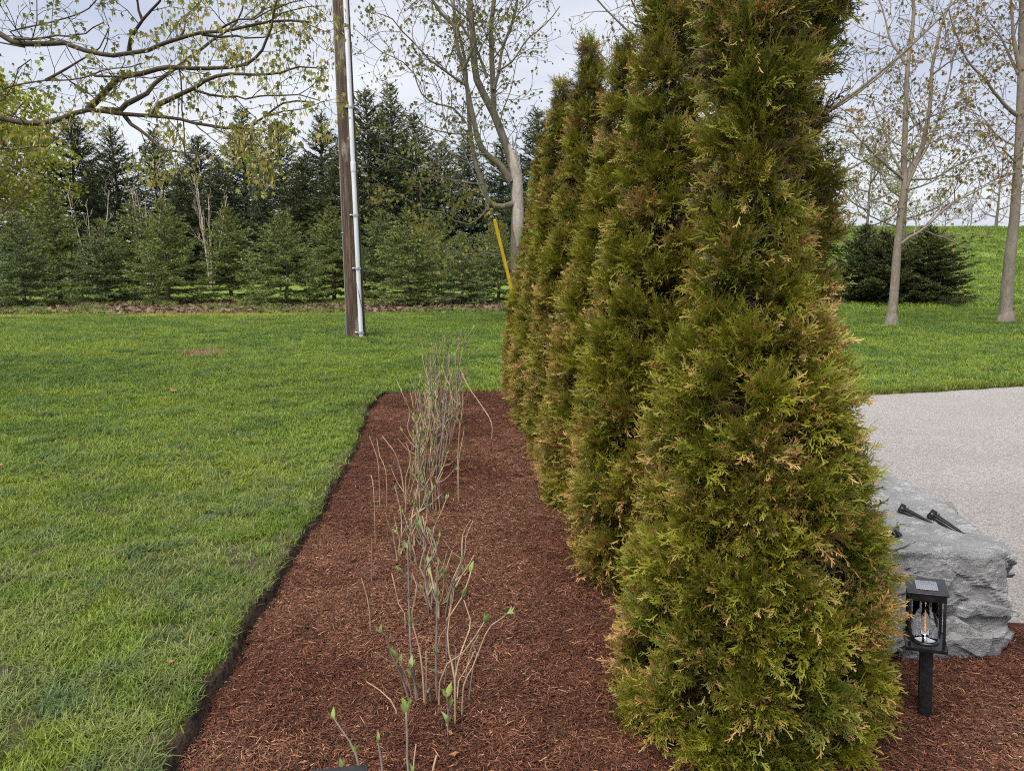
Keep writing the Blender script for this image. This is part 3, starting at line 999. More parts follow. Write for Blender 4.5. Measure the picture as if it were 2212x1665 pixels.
# young row at the lawn's rim: (u of trunk, v of base, v of top, kind)
young = [(-60, 662, 480, 2, 'young spruce half cut by the picture edge, first of the row'),
         (55, 665, 455, 1, 'bluish young spruce under the yellow-green tree at the row\'s start'),
         (130, 650, 395, 3, 'young spruce with a long bare leader, beside the first birch'),
         (232, 655, 470, 1, 'broad bluish young spruce in front of the first birch'),
         (300, 648, 430, 0, 'young spruce behind the broad bluish one, left of the middle birch'),
         (365, 660, 425, 0, 'young spruce with a bare lower trunk, in front of the middle birch'),
         (500, 652, 440, 3, 'loose young spruce with pale top, beside the third birch'),
         (618, 660, 455, 2, 'wide young spruce with tan leader, left of the utility pole'),
         (722, 650, 440, 3, 'young spruce partly hidden by the utility pole'),
         (882, 662, 448, 0, 'young spruce with thin trunk, first to the right of the utility pole'),
         (945, 645, 460, 2, 'young spruce between the pole and the broken maple, set back'),
         (1000, 660, 500, 1, 'small young spruce just left of the yellow guy wire guard'),
         (1075, 655, 480, 2, 'young spruce behind the yellow guy wire guard'),
         (830, 645, 450, 1, 'bluish young spruce just behind the thin trunked one by the pole')]
for i, (u, v, vt, k, lab) in enumerate(young):
    g = ground_at(u, v)
    top = at(u, vt, g[1])
    H = [3.0, 3.2, 2.8, 3.6][k] * 1.04
    place_spruce(small, k, lab, (g[0], g[1]), (top[2] - g[2]) / H, random.uniform(0, 6.28), 'spruce', 'young spruces along the lawn rim', random.uniform(1.1, 1.3))

# tall dark row behind: (u, v of top, Y, kind)
tall = [(150, 235, 37, 2), (235, 262, 40, 0), (330, 268, 38, 1), (425, 285, 41, 2), (520, 225, 43, 1), (598, 250, 40, 0), (692, 235, 42, 1), (787, 182, 41, 0),
        (842, 170, 43, 1), (893, 235, 39, 0), (955, 300, 42, 2), (1010, 275, 40, 1), (70, 320, 39, 0), (470, 330, 36, 0), (650, 330, 37, 2), (1085, 290, 42, 0), (1160, 225, 40, 1), (740, 300, 36, 2), (1230, 330, 38, 0),
        (190, 350, 34.5, 1), (385, 365, 35, 2), (560, 380, 35.5, 1), (1120, 400, 36, 2), (-40, 300, 38, 1)]
ordn = ['first', 'second', 'third', 'fourth', 'fifth', 'sixth', 'seventh', 'eighth', 'ninth', 'tenth', 'eleventh', 'twelfth', 'thirteenth', 'fourteenth', 'fifteenth', 'sixteenth',
        'seventeenth', 'eighteenth', 'nineteenth', 'twentieth', 'twenty-first', 'twenty-second', 'twenty-third', 'twenty-fourth']
for j, (u, vt, Y, k) in enumerate(sorted(tall)):
    top = at(u, vt, Y); z0 = float(zg([top[0]], [top[1]])[0])
    kind = ['broad tall dark spruce', 'slim tall bluish spruce', 'very wide tall dark spruce'][k]
    place_spruce(big, k, '%s, %s of the tall back row counted from the yellow-green tree' % (kind, ordn[j]), (top[0], top[1]), (top[2] - z0) / 10.9, random.uniform(0, 6.28), 'spruce', 'tall spruces of the back row', random.uniform(1.15, 1.4))
# dark spruces on the right lawn
small.append(make_spruce(5, 2.8, 1.75, 14, 9, 130, .085, .028, .03, .6, .0, .02, 2.0))
small.append(make_spruce(6, 3.0, 1.6, 15, 9, 130, .085, .028, .03, .55, .5, .02, 1.4))
for (u, v, vt, k, w, lab) in [(1995, 652, 492, 4, 1.3, 'dense dark young spruce right of the pale barked maple on the lawn'),
                              (1900, 655, 500, 4, 1.2, 'dark young spruce behind the pale barked maple trunk'),
                              (1858, 650, 485, 5, 1.2, 'bluish young spruce peeping out beside the near arborvitae')]:
    g = ground_at(u, v); top = at(u, vt, g[1]); H = [3.0, 3.2, 2.8, 3.6, 2.8, 3.0][k] * 1.04
    place_spruce(small, k, lab, (g[0], g[1]), (top[2] - g[2]) / H, random.uniform(0, 6.28), 'spruce', 'dark spruces on the far lawn', w)

# ------------------------------------------------------------------ broadleaf trees
def maple_leaf():
    a = np.array([-150, -115, -80, -55, -28, 0, 28, 55, 80, 115, 150]) * math.pi / 180
    rr = np.array([.28, .62, .38, .88, .42, 1.0, .42, .88, .38, .62, .28])
    V = [[0, 0, 0]] + [[math.sin(t) * q * .55, 0.10 * q * q * -1, -math.cos(t) * q * .55 - .18] for t, q in zip(a, rr)]
    F = [[0, i, i + 1] for i in range(1, 11)]
    return np.array(V), np.array(F)


MLV, MLF = maple_leaf()
SLV = np.array([[0, 0, 0], [.28, .05, -.45], [0, 0, -1.0], [-.28, .05, -.45]]); SLF = np.array([[0, 1, 2], [0, 2, 3]])
CATV = np.array([[-.06, 0, 0], [.06, 0, 0], [.10, .0, -.8], [-.10, .03, -.8], [0, .03, -1.15]]); CATF = np.array([[0, 1, 2], [0, 2, 3], [3, 2, 4]])


class Broadleaf:
    def __init__(self, seed, rmin=.004):
        self.r = np.random.default_rng(seed); self.A = Acc(); self.tips = []; self.rmin = rmin

    def limb(self, P, r0, r1, step=.12, wob=.0, sides=None):
        P = catmull(P, step)
        if wob:
            t = np.linspace(0, 40, len(P)) + self.r.uniform(0, 99)
            for c in range(3): P[1:, c] += wob * (n2(t * .2, t * 0 + c, 1.0, int(self.r.integers(999))) - .5)[1:]
        R = r0 + (r1 - r0) * np.linspace(0, 1, len(P)) ** .6
        if r0 > .03: R = R * (1 + .10 * (n2(np.linspace(0, len(P) * .3, len(P)), np.zeros(len(P)), 1, int(self.r.integers(999))) - .5))
        V, F = tube(P, R, sides or (9 if r0 > .05 else 6 if r0 > .012 else 3)); self.A.add(V, F)
        return P, R

    def sprout(self, P, R, level, spacing, length, up=.25, spread=.8, start=.15, flat=None, tipl=True):
        """side branches along a limb, then twigs; remembers the tips for leaves"""
        r = self.r
        seg = np.linalg.norm(np.diff(P, axis=0), axis=1); cum = np.concatenate([[0], np.cumsum(seg)]); tot = cum[-1]
        s = start * tot + r.uniform(0, spacing)
        sg = 1
        while s < tot:
            p = np.array([np.interp(s, cum, P[:, c]) for c in range(3)]); rad = np.interp(s, cum, R)
            i = min(len(P) - 2, int(np.searchsorted(cum, s)) - 1); i = max(i, 0)
            d = P[i + 1] - P[i]; d /= np.linalg.norm(d) + 1e-9
            q = r.normal(0, 1, 3); q -= d * (q @ d); q /= np.linalg.norm(q) + 1e-9
            if flat is not None: q = q * np.array(flat); q /= np.linalg.norm(q) + 1e-9
            D = d * (1 - spread * .55) + q * spread + np.array([0, 0, up]) * r.uniform(.2, 1.3)
            D /= np.linalg.norm(D)
            L = length * (1 - .55 * s / tot) * r.uniform(.5, 1.3)
            rr = min(rad * .62, max(self.rmin, L * .011)); nseg = 4 if level > 0 else 3
            Q = [p]; dd = D.copy()
            for k in range(nseg):
                dd = dd + r.normal(0, .22, 3) + np.array([0, 0, up * .3]); dd /= np.linalg.norm(dd); Q.append(Q[-1] + dd * L / nseg)
            Q = np.array(Q)
            if level > 0: Q = catmull(Q, L / 6)
            RR = np.linspace(rr, self.rmin * .8, len(Q))
            V, F = tube(Q, RR, 5 if rr > .012 else 3); self.A.add(V, F)
            if level > 0: self.sprout(Q, RR, level - 1, spacing * .55, length * .42, up, spread, .2, flat)
            else:
                self.tips.append((Q[-1], dd))
                if r.random() < .6: self.tips.append((Q[len(Q) // 2], dd))
            s += spacing * r.uniform(.6, 1.5)
        self.tips.append((P[-1], P[-1] - P[-2]))

    def leaves(self, tv, tf, size, per, cols, keep=1.0, spreadr=.05, hang=.8, extra=None, bunch=1.0):
        r = self.r
        T = np.array([t[0] for t in self.tips])
        T = T[r.random(len(T)) < keep]
        if callable(extra): T = T[extra(T)]
        cnt = r.poisson(per, len(T)); ix = np.repeat(np.arange(len(T)), cnt); n = len(ix)
        P = T[ix] + r.normal(0, spreadr, (n, 3))
        Z = np.stack([r.normal(0, 1 - hang, n), r.normal(0, 1 - hang, n), np.ones(n) * hang], 1) + r.normal(0, .25, (n, 3))
        Rm = basis_from(Z, r.uniform(0, 6.283, n))
        sc = size * r.uniform(.55, 1.3, n)
        V, F = stamp(tv, tf, P, Rm, np.stack([sc, sc, sc], 1))
        cols = np.asarray(cols, float)
        w = r.random(n)[:, None]; ci = r.integers(0, len(cols), len(T))[ix]
        C = (cols[ci] * .65 + cols[r.integers(0, len(cols), n)] * .35) * r.uniform(.7, 1.3, (n, 1))
        return V, F, np.repeat(C, len(tv), 0)

    def finish(self, root, barkm, leafsets, origin):
        A = self.A
        A.V = [v - origin for v in A.V]
        link('trunk', A.mesh('broadleaf_trunk', barkm, True), root)
        if leafsets:
            L = Acc()
            for V, F, C in leafsets: L.add(V - origin, F, C)
            c = link('crown', L.mesh('broadleaf_crown', M['leaf']), root)
            c['kind'] = 'stuff'


def px(pts, k, du=0, dv=0, Y=8.0, Y1=None):
    n = len(pts); Y1 = Y if Y1 is None else Y1
    return np.array([at(a * k + du, b * k + dv, Y + (Y1 - Y) * i / max(1, n - 1)) for i, (a, b) in enumerate(pts)])


# --- overhanging maple: trunk stands out of frame on the left, limbs reach in
K = .34
b = Broadleaf(21, .0032)
trunk_base = np.array([-9.3, 8.6, 0.0])
tp = np.array([[-9.3, 8.6, -.2], [-9.25, 8.6, .5], [-9.2, 8.65, 1.5], [-9.1, 8.6, 3.0], [-8.9, 8.7, 4.8], [-8.9, 8.8, 7.0], [-9.0, 8.9, 9.0]])
b.limb(tp, .36, .16, .3)
LA = [(-330, 60), (-160, 120), (0, 218), (80, 268), (160, 280), (300, 278), (410, 272), (460, 292), (540, 320), (640, 342), (720, 352), (830, 335), (940, 320), (1020, 285), (1140, 250), (1280, 215), (1420, 205), (1550, 172), (1700, 140), (1850, 130), (1960, 138)]
LB = [(-340, 640), (-160, 700), (0, 745), (130, 775), (270, 782), (380, 757), (480, 717), (560, 697), (660, 704), (760, 720), (900, 730), (1050, 741), (1150, 756), (1230, 780), (1330, 797), (1440, 815), (1540, 810), (1620, 785), (1690, 735), (1800, 655), (1890, 640), (2000, 650)]
limbs = [(LA, 8.3, 7.6, .056, .010, 1), (LB, 8.1, 7.7, .064, .008, 1),
         ([(820, 325), (835, 250), (870, 180), (905, 130), (960, 70), (1010, 10), (1040, -40)], 8.05, 7.6, .022, .010, 0),
         ([(905, 130), (885, 70), (875, 0), (860, -60)], 7.85, 7.8, .014, .008, 0),
         ([(1140, 245), (1170, 190), (1185, 110), (1220, 60), (1290, 0)], 7.9, 8.3, .011, .005, 0),
         ([(1380, 195), (1450, 150), (1520, 127), (1620, 122), (1720, 60)], 7.85, 7.5, .012, .005, 0),
         ([(1280, 220), (1400, 235), (1500, 226), (1560, 240), (1680, 240), (1800, 190)], 7.9, 8.4, .015, .005, 0),
         ([(560, 694), (610, 640), (680, 570), (740, 505), (800, 482), (900, 465), (1000, 435), (1080, 425), (1200, 437), (1330, 443), (1450, 435), (1560, 415), (1620, 370), (1665, 320), (1690, 250), (1720, 180), (1740, 60), (1770, -40)], 8.0, 7.4, .034, .009, 1),
         ([(650, 700), (760, 702), (800, 660), (870, 625), (930, 590), (980, 530), (1050, 480), (1110, 440), (1200, 370), (1280, 310), (1350, 255), (1500, 150), (1560, 0)], 8.0, 8.5, .032, .009, 0),
         ([(970, 732), (1010, 665), (1090, 630), (1160, 595), (1240, 560), (1300, 515), (1380, 485), (1460, 470), (1600, 475), (1780, 465), (1900, 425), (2080, 440)], 7.95, 7.3, .028, .006, 1),
         ([(790, 735), (830, 790), (890, 830), (950, 880), (1000, 925), (1050, 955), (1130, 965), (1220, 975), (1310, 985)], 8.0, 7.5, .021, .007, 0),
         ([(1240, 575), (1340, 605), (1440, 612), (1510, 610), (1560, 630), (1650, 615), (1780, 605), (1900, 600), (2030, 640)], 7.8, 7.4, .013, .005, 0),
         ([(1690, 735), (1800, 712), (1940, 690), (2060, 640)], 7.75, 7.3, .010, .004, 0),
         ([(-240, 640), (0, 570), (100, 540), (220, 520), (290, 512), (440, 510), (580, 485), (640, 455), (720, 440), (830, 430), (900, 405)], 8.2, 7.5, .026, .006, 0),
         ([(290, 512), (380, 460), (450, 420), (520, 380), (590, 345), (640, 310), (690, 200)], 7.9, 7.6, .014, .005, 0),
         ([(600, 482), (720, 487), (850, 490), (960, 500), (1100, 470)], 7.7, 7.3, .012, .004, 0),
         ([(-100, 250), (60, 202), (150, 177), (280, 155), (380, 125), (470, 95), (560, 50), (620, -20)], 8.2, 7.5, .018, .006, 0),
         ([(90, 245), (180, 250), (300, 235), (420, 228), (540, 215), (590, 175), (660, 140)], 8.1, 7.6, .013, .005, 0),
         ([(-240, 900), (0, 945), (100, 950), (200, 935), (300, 930), (360, 880), (420, 800), (470, 755)], 7.6, 7.9, .013, .006, 0),
         ([(-120, 600), (-20, 610), (40, 600), (90, 530), (120, 440), (200, 380)], 8.0, 7.8, .014, .005, 0),
         ([(1135, 430), (1145, 500), (1150, 560), (1160, 700), (1168, 850), (1178, 1000)], 7.95, 7.95, .009, .007, 0),
         ([(1130, 600), (1132, 700), (1122, 830), (1118, 1000)], 7.9, 7.9, .006, .004, 0),
         ([(440, 515), (540, 570), (600, 630), (700, 650), (780, 700)], 7.8, 7.9, .008, .004, 0),
         ([(1230, 780), (1300, 850), (1400, 920), (1500, 1000), (1570, 1090)], 7.8, 7.4, .009, .004, 2),
         ([(1330, 797), (1450, 865), (1600, 925), (1700, 990), (1740, 1080)], 7.8, 7.3, .009, .004, 2),
         ([(1540, 810), (1650, 832), (1740, 880), (1790, 970)], 7.75, 7.4, .008, .004, 2),
         ([(1050, 955), (1100, 1000), (1130, 1090)], 7.7, 7.4, .007, .004, 2),
         ([(1300, 985), (1380, 1000), (1430, 1070)], 7.5, 7.3, .007, .004, 2),
         ([(1850, 130), (1980, 165), (2080, 210)], 7.6, 7.3, .008, .004, 2),
         ([(1700, 140), (1800, 85), (1950, 45), (2070, 40)], 7.65, 7.3, .009, .004, 2),
         ([(1740, 60), (1850, 20), (1980, -20)], 7.4, 7.6, .008, .004, 2),
         ([(1600, 125), (1680, 60), (1800, 30), (1900, 100)], 7.6, 7.9, .008, .004, 2),
         ([(1900, 600), (1960, 560), (2030, 500)], 7.5, 7.4, .006, .003, 0)]
start_heights = {0: 4.4, 1: 3.2, 13: 3.6, 16: 5.0, 18: 2.6, 19: 3.5}
for i, (pts, Y0, Y1, r0, r1, lv) in enumerate(limbs):
    P = px(pts, K, 0, 0, Y0, Y1)
    if i in start_heights: P = np.vstack([[[-8.95, 8.65, start_heights[i]]], P])
    Q, R = b.limb(P, r0 * (1.5 if i in start_heights and i < 2 else 1.1), r1, .10, .03)
    if i not in (20, 21):
        b.sprout(Q, R, 1, .13 if lv == 2 else .20, (.42 if lv == 2 else .62) if i > 1 else .8, -.04 if lv == 2 else .06, .85, .15 if i > 1 else .3, flat=(1, .8, .75))
for z, a in ((5.5, 2.2), (6.4, 4.1), (7.4, .4), (8.2, 3.0), (8.9, 1.4)):          # rest of the crown, out of frame
    P = np.array([[-8.95, 8.7, z], [-8.95 + math.cos(a) * 1.6, 8.7 + math.sin(a) * 1.6, z + 1.0], [-8.95 + math.cos(a) * 3.4, 8.7 + math.sin(a) * 3.4, z + 2.4]])
    Q, R = b.limb(P, .08, .012, .2, .06); b.sprout(Q, R, 1, .6, 1.2, .2)
cols = [(.16, .20, .035), (.22, .24, .05), (.11, .14, .03), (.26, .22, .05)]
tpx = np.array([t[0] for t in b.tips])
ls = [b.leaves(MLV, MLF, .068, 2.0, cols, .75, .045)]
ls.append(b.leaves(CATV, CATF, .048, 4.5, [(.42, .38, .11), (.34, .30, .08), (.38, .30, .09)], .8, .05, .93,
                   lambda T: (T[:, 2] < 2.95 + .0 * T[:, 0]) & (T[:, 0] > -4.9) | (T[:, 0] > -2.9)))
ls.append(b.leaves(MLV, MLF, .06, 2.6, [(.36, .32, .08), (.30, .28, .06)], .6, .07, .8, lambda T: (T[:, 2] < 3.0) & (T[:, 0] > -4.6) | (T[:, 0] > -2.9)))
root = thing('maple_tree', 'overhanging maple with long bare limbs and yellow-green young leaves, upper left', 'tree', trunk_base)
b.finish(root, M['maple_bark'], ls, trunk_base)

# --- broken maple behind the hedge end
K, DU = .4515, 690
b = Broadleaf(31, .0075)
mb = ground_at(1118, 690)
mb = np.array([at(1115, 690, 17)[0], 17.0, 0.0])
MY = 17.0
T1 = [(945, 1560), (938, 1300), (940, 1165), (942, 1000), (932, 850), (905, 740), (870, 640), (835, 540), (790, 450), (755, 380), (740, 300), (735, 200), (722, 100), (715, -60), (700, -300)]
limbs = [(T1, 17, 17, .205, .06, 1), ([(832, 520), (832, 420), (826, 300), (822, 150), (838, -40), (850, -300)], 17.05, 17.3, .095, .05, 1),
         ([(832, 430), (860, 350), (870, 250), (910, 150), (945, 20), (960, -120), (1000, -300)], 17, 17.2, .06, .025, 1),
         ([(915, 870), (860, 790), (800, 740), (760, 660), (735, 560), (710, 450), (690, 330), (665, 230), (640, 120), (580, 60), (520, -40), (480, -200)], 16.9, 16.6, .12, .03, 1),
         ([(930, 975), (880, 990), (840, 985), (810, 960), (780, 870), (750, 790), (725, 680), (715, 560), (705, 430), (690, 260), (650, 60), (640, -150)], 16.9, 17.5, .10, .03, 1),
         ([(690, 330), (720, 270), (745, 200), (730, 110), (690, 70), (620, 20), (590, -60)], 16.7, 16.2, .05, .02, 1),
         ([(800, 370), (770, 290), (745, 230), (650, 60), (600, -80)], 17, 17.6, .05, .02, 1),
         ([(690, 400), (600, 340), (530, 290), (480, 235), (400, 150), (350, 90), (260, 60)], 16.7, 16.0, .04, .012, 1),
         ([(700, 590), (640, 520), (560, 500), (490, 450), (450, 350), (400, 300), (300, 250), (240, 200), (180, 150)], 17, 16.2, .035, .010, 1),
         ([(720, 640), (640, 640), (540, 620), (470, 590), (380, 560), (300, 400)], 17, 17.5, .028, .010, 1),
         ([(800, 740), (740, 735), (690, 752), (600, 722), (500, 640)], 16.8, 16.3, .028, .010, 1),
         ([(920, 1300), (870, 1225), (800, 1212), (700, 1215), (600, 1190), (540, 1160), (470, 1110)], 16.8, 15.8, .028, .008, 0),
         ([(815, 970), (770, 1040), (720, 1075), (650, 1060), (590, 1020), (480, 1000), (380, 930), (220, 965)], 16.9, 15.9, .04, .008, 0),
         ([(785, 880), (700, 878), (600, 852), (480, 792), (380, 752), (250, 730)], 16.9, 16.0, .032, .008, 0),
         ([(870, 1230), (800, 1060), (760, 980), (700, 900), (620, 860), (520, 840)], 16.8, 16.2, .022, .007, 0),
         ([(850, 340), (920, 300), (1000, 180), (1080, 120), (1150, 30)], 17, 16.5, .035, .012, 1),
         ([(860, 600), (880, 520), (920, 420), (940, 300), (980, 200)], 16.9, 16.5, .025, .008, 1)]
for i, (pts, Y0, Y1, r0, r1, lv) in enumerate(limbs):
    P = px(pts, K, DU, 0, Y0, Y1)
    if i == 0: P[0] = [P[1][0], 17, -.2]
    Q, R = b.limb(P, r0 * (.92 if i == 0 else .78), r1 * .75, .18, .06)
    if lv: b.sprout(Q, R, 1, .24, 1.5, .10, .9, .45 if i == 0 else .15)
    else: b.sprout(Q, R, 1, .20, .85, .10, .9, .15)
root = thing('maple_tree', 'many-stemmed maple with a torn bare patch on its trunk, behind the hedge\'s far end', 'tree', mb)
ls = [b.leaves(MLV, MLF, .10, 3.0, [(.12, .135, .025), (.17, .175, .03), (.21, .19, .04)], .7, .08),
      b.leaves(MLV, MLF, .11, 2.2, [(.26, .25, .05), (.22, .20, .04)], .8, .10, .8, lambda T: T[:, 2] < 2.9)]
b.finish(root, M['grey_bark'], ls, mb)
# torn strip of bare wood on the trunk
A = Acc()
P = px([(948, 1180), (950, 1000), (944, 850), (930, 770), (905, 690)], K, DU, 0, 16.9, 16.93)
P = catmull(P, .08); rr = np.interp(np.linspace(0, 1, len(P)), [0, .2, .8, 1], [.03, .125, .125, .02])
V, F = tube(P, rr, 14); V[:, 0] += .012 * (noise3(V * np.array([30, 30, 3]), 5) - .5); A.add(V - mb, F)
for i in range(7):
    c = at(955 - i * 4, 0, 17) * 0 + px([(950 - i * 5 + 12 * random.random(), 790 - i * 16)], K, DU, 0, 16.74)[0]
    V, F = tube([c, c + np.array([.01, -.03, .10]), c + np.array([-.01, -.02, .22])], [.014, .012, .003], 4); A.add(V - mb, F)
link('torn_wood', A.mesh('torn_wood', M['bare_wood'], True), root)['label'] = 'pale torn strip of bare wood on the trunk'

# --- two maples on the right lawn
K, DU = .4519, 1814


def right_maple(seed, base, limbs, barkm, label, Y, leafcol, keep):
    b = Broadleaf(seed, .0075)
    origin = np.array([base[0], base[1], float(zg([base[0]], [base[1]])[0])])
    for i, (pts, dy0, dy1, r0, r1) in enumerate(limbs):
        P = px(pts, K, DU, 0, Y + dy0, Y + dy1)
        if i == 0:
            P = np.vstack([[[P[0][0], Y, origin[2] - .2]], P])
        r0 *= .9
        Q, R = b.limb(P, r0, r1 * .8, .16, .05)
        if i == 0:
            fl = np.array([[0, 0, -.15], [0, 0, .0], [.0, 0, .3]]) + origin
            V, F = tube(fl, [r0 * 1.45, r0 * 1.25, r0 * .9], 12); b.A.add(V, F)
        b.sprout(Q, R, 1, .20, 1.4, .12, .9, .5 if i == 0 else .12)
    root = thing('maple_tree', label, 'tree', origin)
    b.finish(root, barkm, [b.leaves(MLV, MLF, .105, 2.1, leafcol, keep, .09)], origin)


rb = [(.22, .12, .03), (.28, .17, .045), (.16, .13, .035), (.14, .14, .04)]
g = ground_at(1925, 705)
right_maple(41, g, [([(246, 1545), (258, 1420), (270, 1250), (285, 1100), (296, 1000), (310, 870), (305, 760), (310, 600), (315, 450), (322, 330), (345, 180), (355, 60), (350, -60), (340, -300)], 0, 0, .135, .03),
                    ([(318, 880), (335, 820), (380, 740), (410, 620), (430, 480), (440, 330), (465, 200), (500, 80), (545, -30), (600, -250)], 0, .3, .075, .02),
                    ([(320, 905), (370, 790), (420, 700), (460, 600), (500, 470), (525, 370), (560, 200)], -.05, -.6, .04, .012),
                    ([(303, 830), (265, 770), (240, 720), (215, 640), (190, 590), (150, 450)], 0, .5, .04, .012),
                    ([(300, 855), (230, 800), (180, 750), (110, 680), (40, 620)], 0, -.6, .045, .012),
                    ([(295, 1165), (340, 1130), (420, 1085), (470, 1030), (530, 980), (620, 930), (700, 890), (790, 850)], -.05, -.9, .045, .012),
                    ([(315, 310), (280, 250), (240, 190), (220, 100), (190, 0), (150, -120)], 0, .4, .04, .012),
                    ([(330, 860), (450, 850), (540, 800), (640, 760), (790, 720)], 0, .8, .035, .010),
                    ([(312, 640), (370, 590), (440, 560), (540, 510), (660, 470)], 0, -.7, .03, .010),
                    ([(410, 640), (350, 560), (250, 520), (150, 480)], .1, .9, .025, .008),
                    ([(300, 1000), (240, 980), (170, 960), (90, 985)], 0, -.5, .025, .008),
                    ([(440, 360), (520, 300), (620, 260), (720, 180)], .2, -.4, .028, .010)],
            M['pale_bark'], 'pale grey barked maple in front of the dark spruces on the right lawn', g[1], rb, .62)
g = ground_at(2172, 698)
right_maple(43, g, [([(790, 1530), (800, 1400), (812, 1250), (828, 1100), (842, 950), (850, 800), (858, 680), (862, 540), (866, 400), (868, 200), (872, 0), (878, -300)], 0, 0, .185, .06),
                    ([(845, 550), (800, 515), (740, 440), (690, 370), (620, 300), (560, 180), (520, 40)], 0, -.8, .055, .015),
                    ([(855, 350), (815, 280), (770, 180), (720, 110), (680, 20)], 0, .5, .05, .015),
                    ([(862, 340), (835, 200), (826, 80), (810, -40), (780, -200)], 0, -.2, .07, .02),
                    ([(848, 780), (760, 700), (680, 720), (600, 790)], 0, -1.0, .03, .010),
                    ([(848, 700), (760, 660), (680, 560), (560, 520)], 0, .9, .035, .010),
                    ([(850, 820), (760, 850), (660, 900), (560, 960)], 0, -.8, .03, .008),
                    ([(866, 450), (920, 380), (980, 250), (1060, 150)], 0, .2, .06, .02),
                    ([(845, 900), (930, 800), (1000, 740)], 0, .4, .04, .015)],
            M['pale_bark'], 'thick trunked maple at the right picture edge, on the far lawn', g[1], rb, .6)

# --- maple hidden behind the hedge: only its upper branches show over it
b = Broadleaf(51, .005)
hb = np.array([5.6, 13.2, 0.0])
Q, R = b.limb(np.array([[5.6, 13.2, -.2], [5.6, 13.2, 1.5], [5.5, 13.3, 3.0], [5.4, 13.2, 5.0], [5.5, 13.2, 7.5]]), .15, .04, .25)
for z, a, l, e in ((2.6, 3.0, 3.2, .75), (3.0, 3.5, 3.0, .8), (3.3, 2.7, 3.2, .6), (3.6, 0.2, 3.0, .5), (2.7, .4, 3.6, .25), (3.4, .0, 3.4, .7), (4.0, 3.2, 3.2, .5), (4.4, 2.9, 2.6, .9), (4.2, 1.5, 2.6, .6), (4.0, 4.7, 2.4, .6), (4.9, .4, 2.2, .9), (5.0, 3.4, 2.4, .8)):
    d = np.array([math.cos(a), math.sin(a), e]); c = np.array([5.5, 13.2, z])
    Q, R = b.limb(np.array([c, c + d * l * .45 + [0, 0, -.1], c + d * l * .8 + [0, 0, .05], c + d * l + [0, 0, .3]]), .045, .012, .2, .08)
    b.sprout(Q, R, 1, .28, 1.3, .15, .85, .2)
root = thing('maple_tree', 'maple mostly hidden by the hedge, its thin twigs showing above and through it', 'tree', hb)
b.finish(root, M['grey_bark'], [b.leaves(MLV, MLF, .085, 1.5, rb, .6, .07)], hb)


# --- birches between the spruces
def birch(seed, u, v, vt, label, n):
    g = at(u, v, 31.0); g[2] = zg([g[0]], [g[1]])[0]; b = Broadleaf(seed, .008); H = at(u, vt, g[1])[2] - g[2]
    for k in range(n):
        a = k * 6.283 / n + b.r.uniform(0, 1); lean = b.r.uniform(.10, .24); h = H * b.r.uniform(.82, 1.05)
        d = np.array([math.cos(a) * lean, math.sin(a) * lean * .5, 0])
        P = np.array([g + [0, 0, -.1], g + d * h * .4 + [0, 0, h * .35], g + d * h * .75 + [0, 0, h * .7], g + d * h + [0, 0, h]])
        Q, R = b.limb(P, .05, .010, .2, .1, 6); b.sprout(Q, R, 1, .34, 1.0, .45, .6, .25)
    root = thing('birch_tree', label, 'birch', g, 'bare birches between the spruces')
    for i in range(len(b.A.V)): b.A.V[i] = b.A.V[i] - g
    link('trunk', b.A.mesh('birch_trunk', M['birch_bark'], True), root)
    T = np.array([t[0] for t in b.tips]); m = len(T)                # swelling buds
    V, F = stamp(SLV, SLF, T - g, basis_from(b.r.normal(0, 1, (m, 3)), b.r.uniform(0, 6, m)), np.full((m, 3), .05))
    c = link('crown', mesh_from('birch_crown', V, [F], M['leaf'], np.broadcast_to(np.array([.22, .13, .08]), (len(V), 3))), root); c['kind'] = 'stuff'


birch(61, 205, 590, 405, 'bare birch farthest left, with two reddish stems', 3)
birch(62, 322, 588, 395, 'bare white birch with several stems, middle of the three', 5)
birch(63, 455, 596, 385, 'bare birch with spreading pale stems, nearest the utility pole', 4)


# --- far trees
def far_tree(seed, loc, H, R, z0, label, barkm, leafcol, leafsize, per, keep, group=None, nb=9, rmin=.012, up=.4, cat='tree', lean=0):
    b = Broadleaf(seed, rmin); g = np.array([loc[0], loc[1], float(zg([loc[0]], [loc[1]])[0])])
    Q, R0 = b.limb(np.array([g + [0, 0, -.2], g + [0, 0, H * .4], g + [lean, 0, H * .95]]), H * .018, rmin, H / 12, .1, 6)
    b.sprout(Q, R0, 1, H * .07, R * .5, up, .8, .35)
    for k in range(nb):
        a = k * 2.4 + b.r.uniform(0, .6); z = z0 + (H * .8 - z0) * (k / nb) ** 1.1; l = R * (1 - .45 * k / nb) * b.r.uniform(.8, 1.1)
        c = g + np.array([0, 0, z]); d = np.array([math.cos(a), math.sin(a), .55])
        Q, R1 = b.limb(np.array([c, c + d * l * .5 + [0, 0, -.1 * l], c + d * l * .9 + [0, 0, .15 * l]]), H * .009, rmin, l / 5, .1, 5)
        b.sprout(Q, R1, 1, l * .13, l * .5, up, .85, .2)
    root = thing('broadleaf_tree', label, cat, g, group)
    ls = [b.leaves(SLV, SLF, leafsize, per, leafcol, keep, leafsize * 1.1, .4)] if per else None
    b.finish(root, barkm, ls, g)


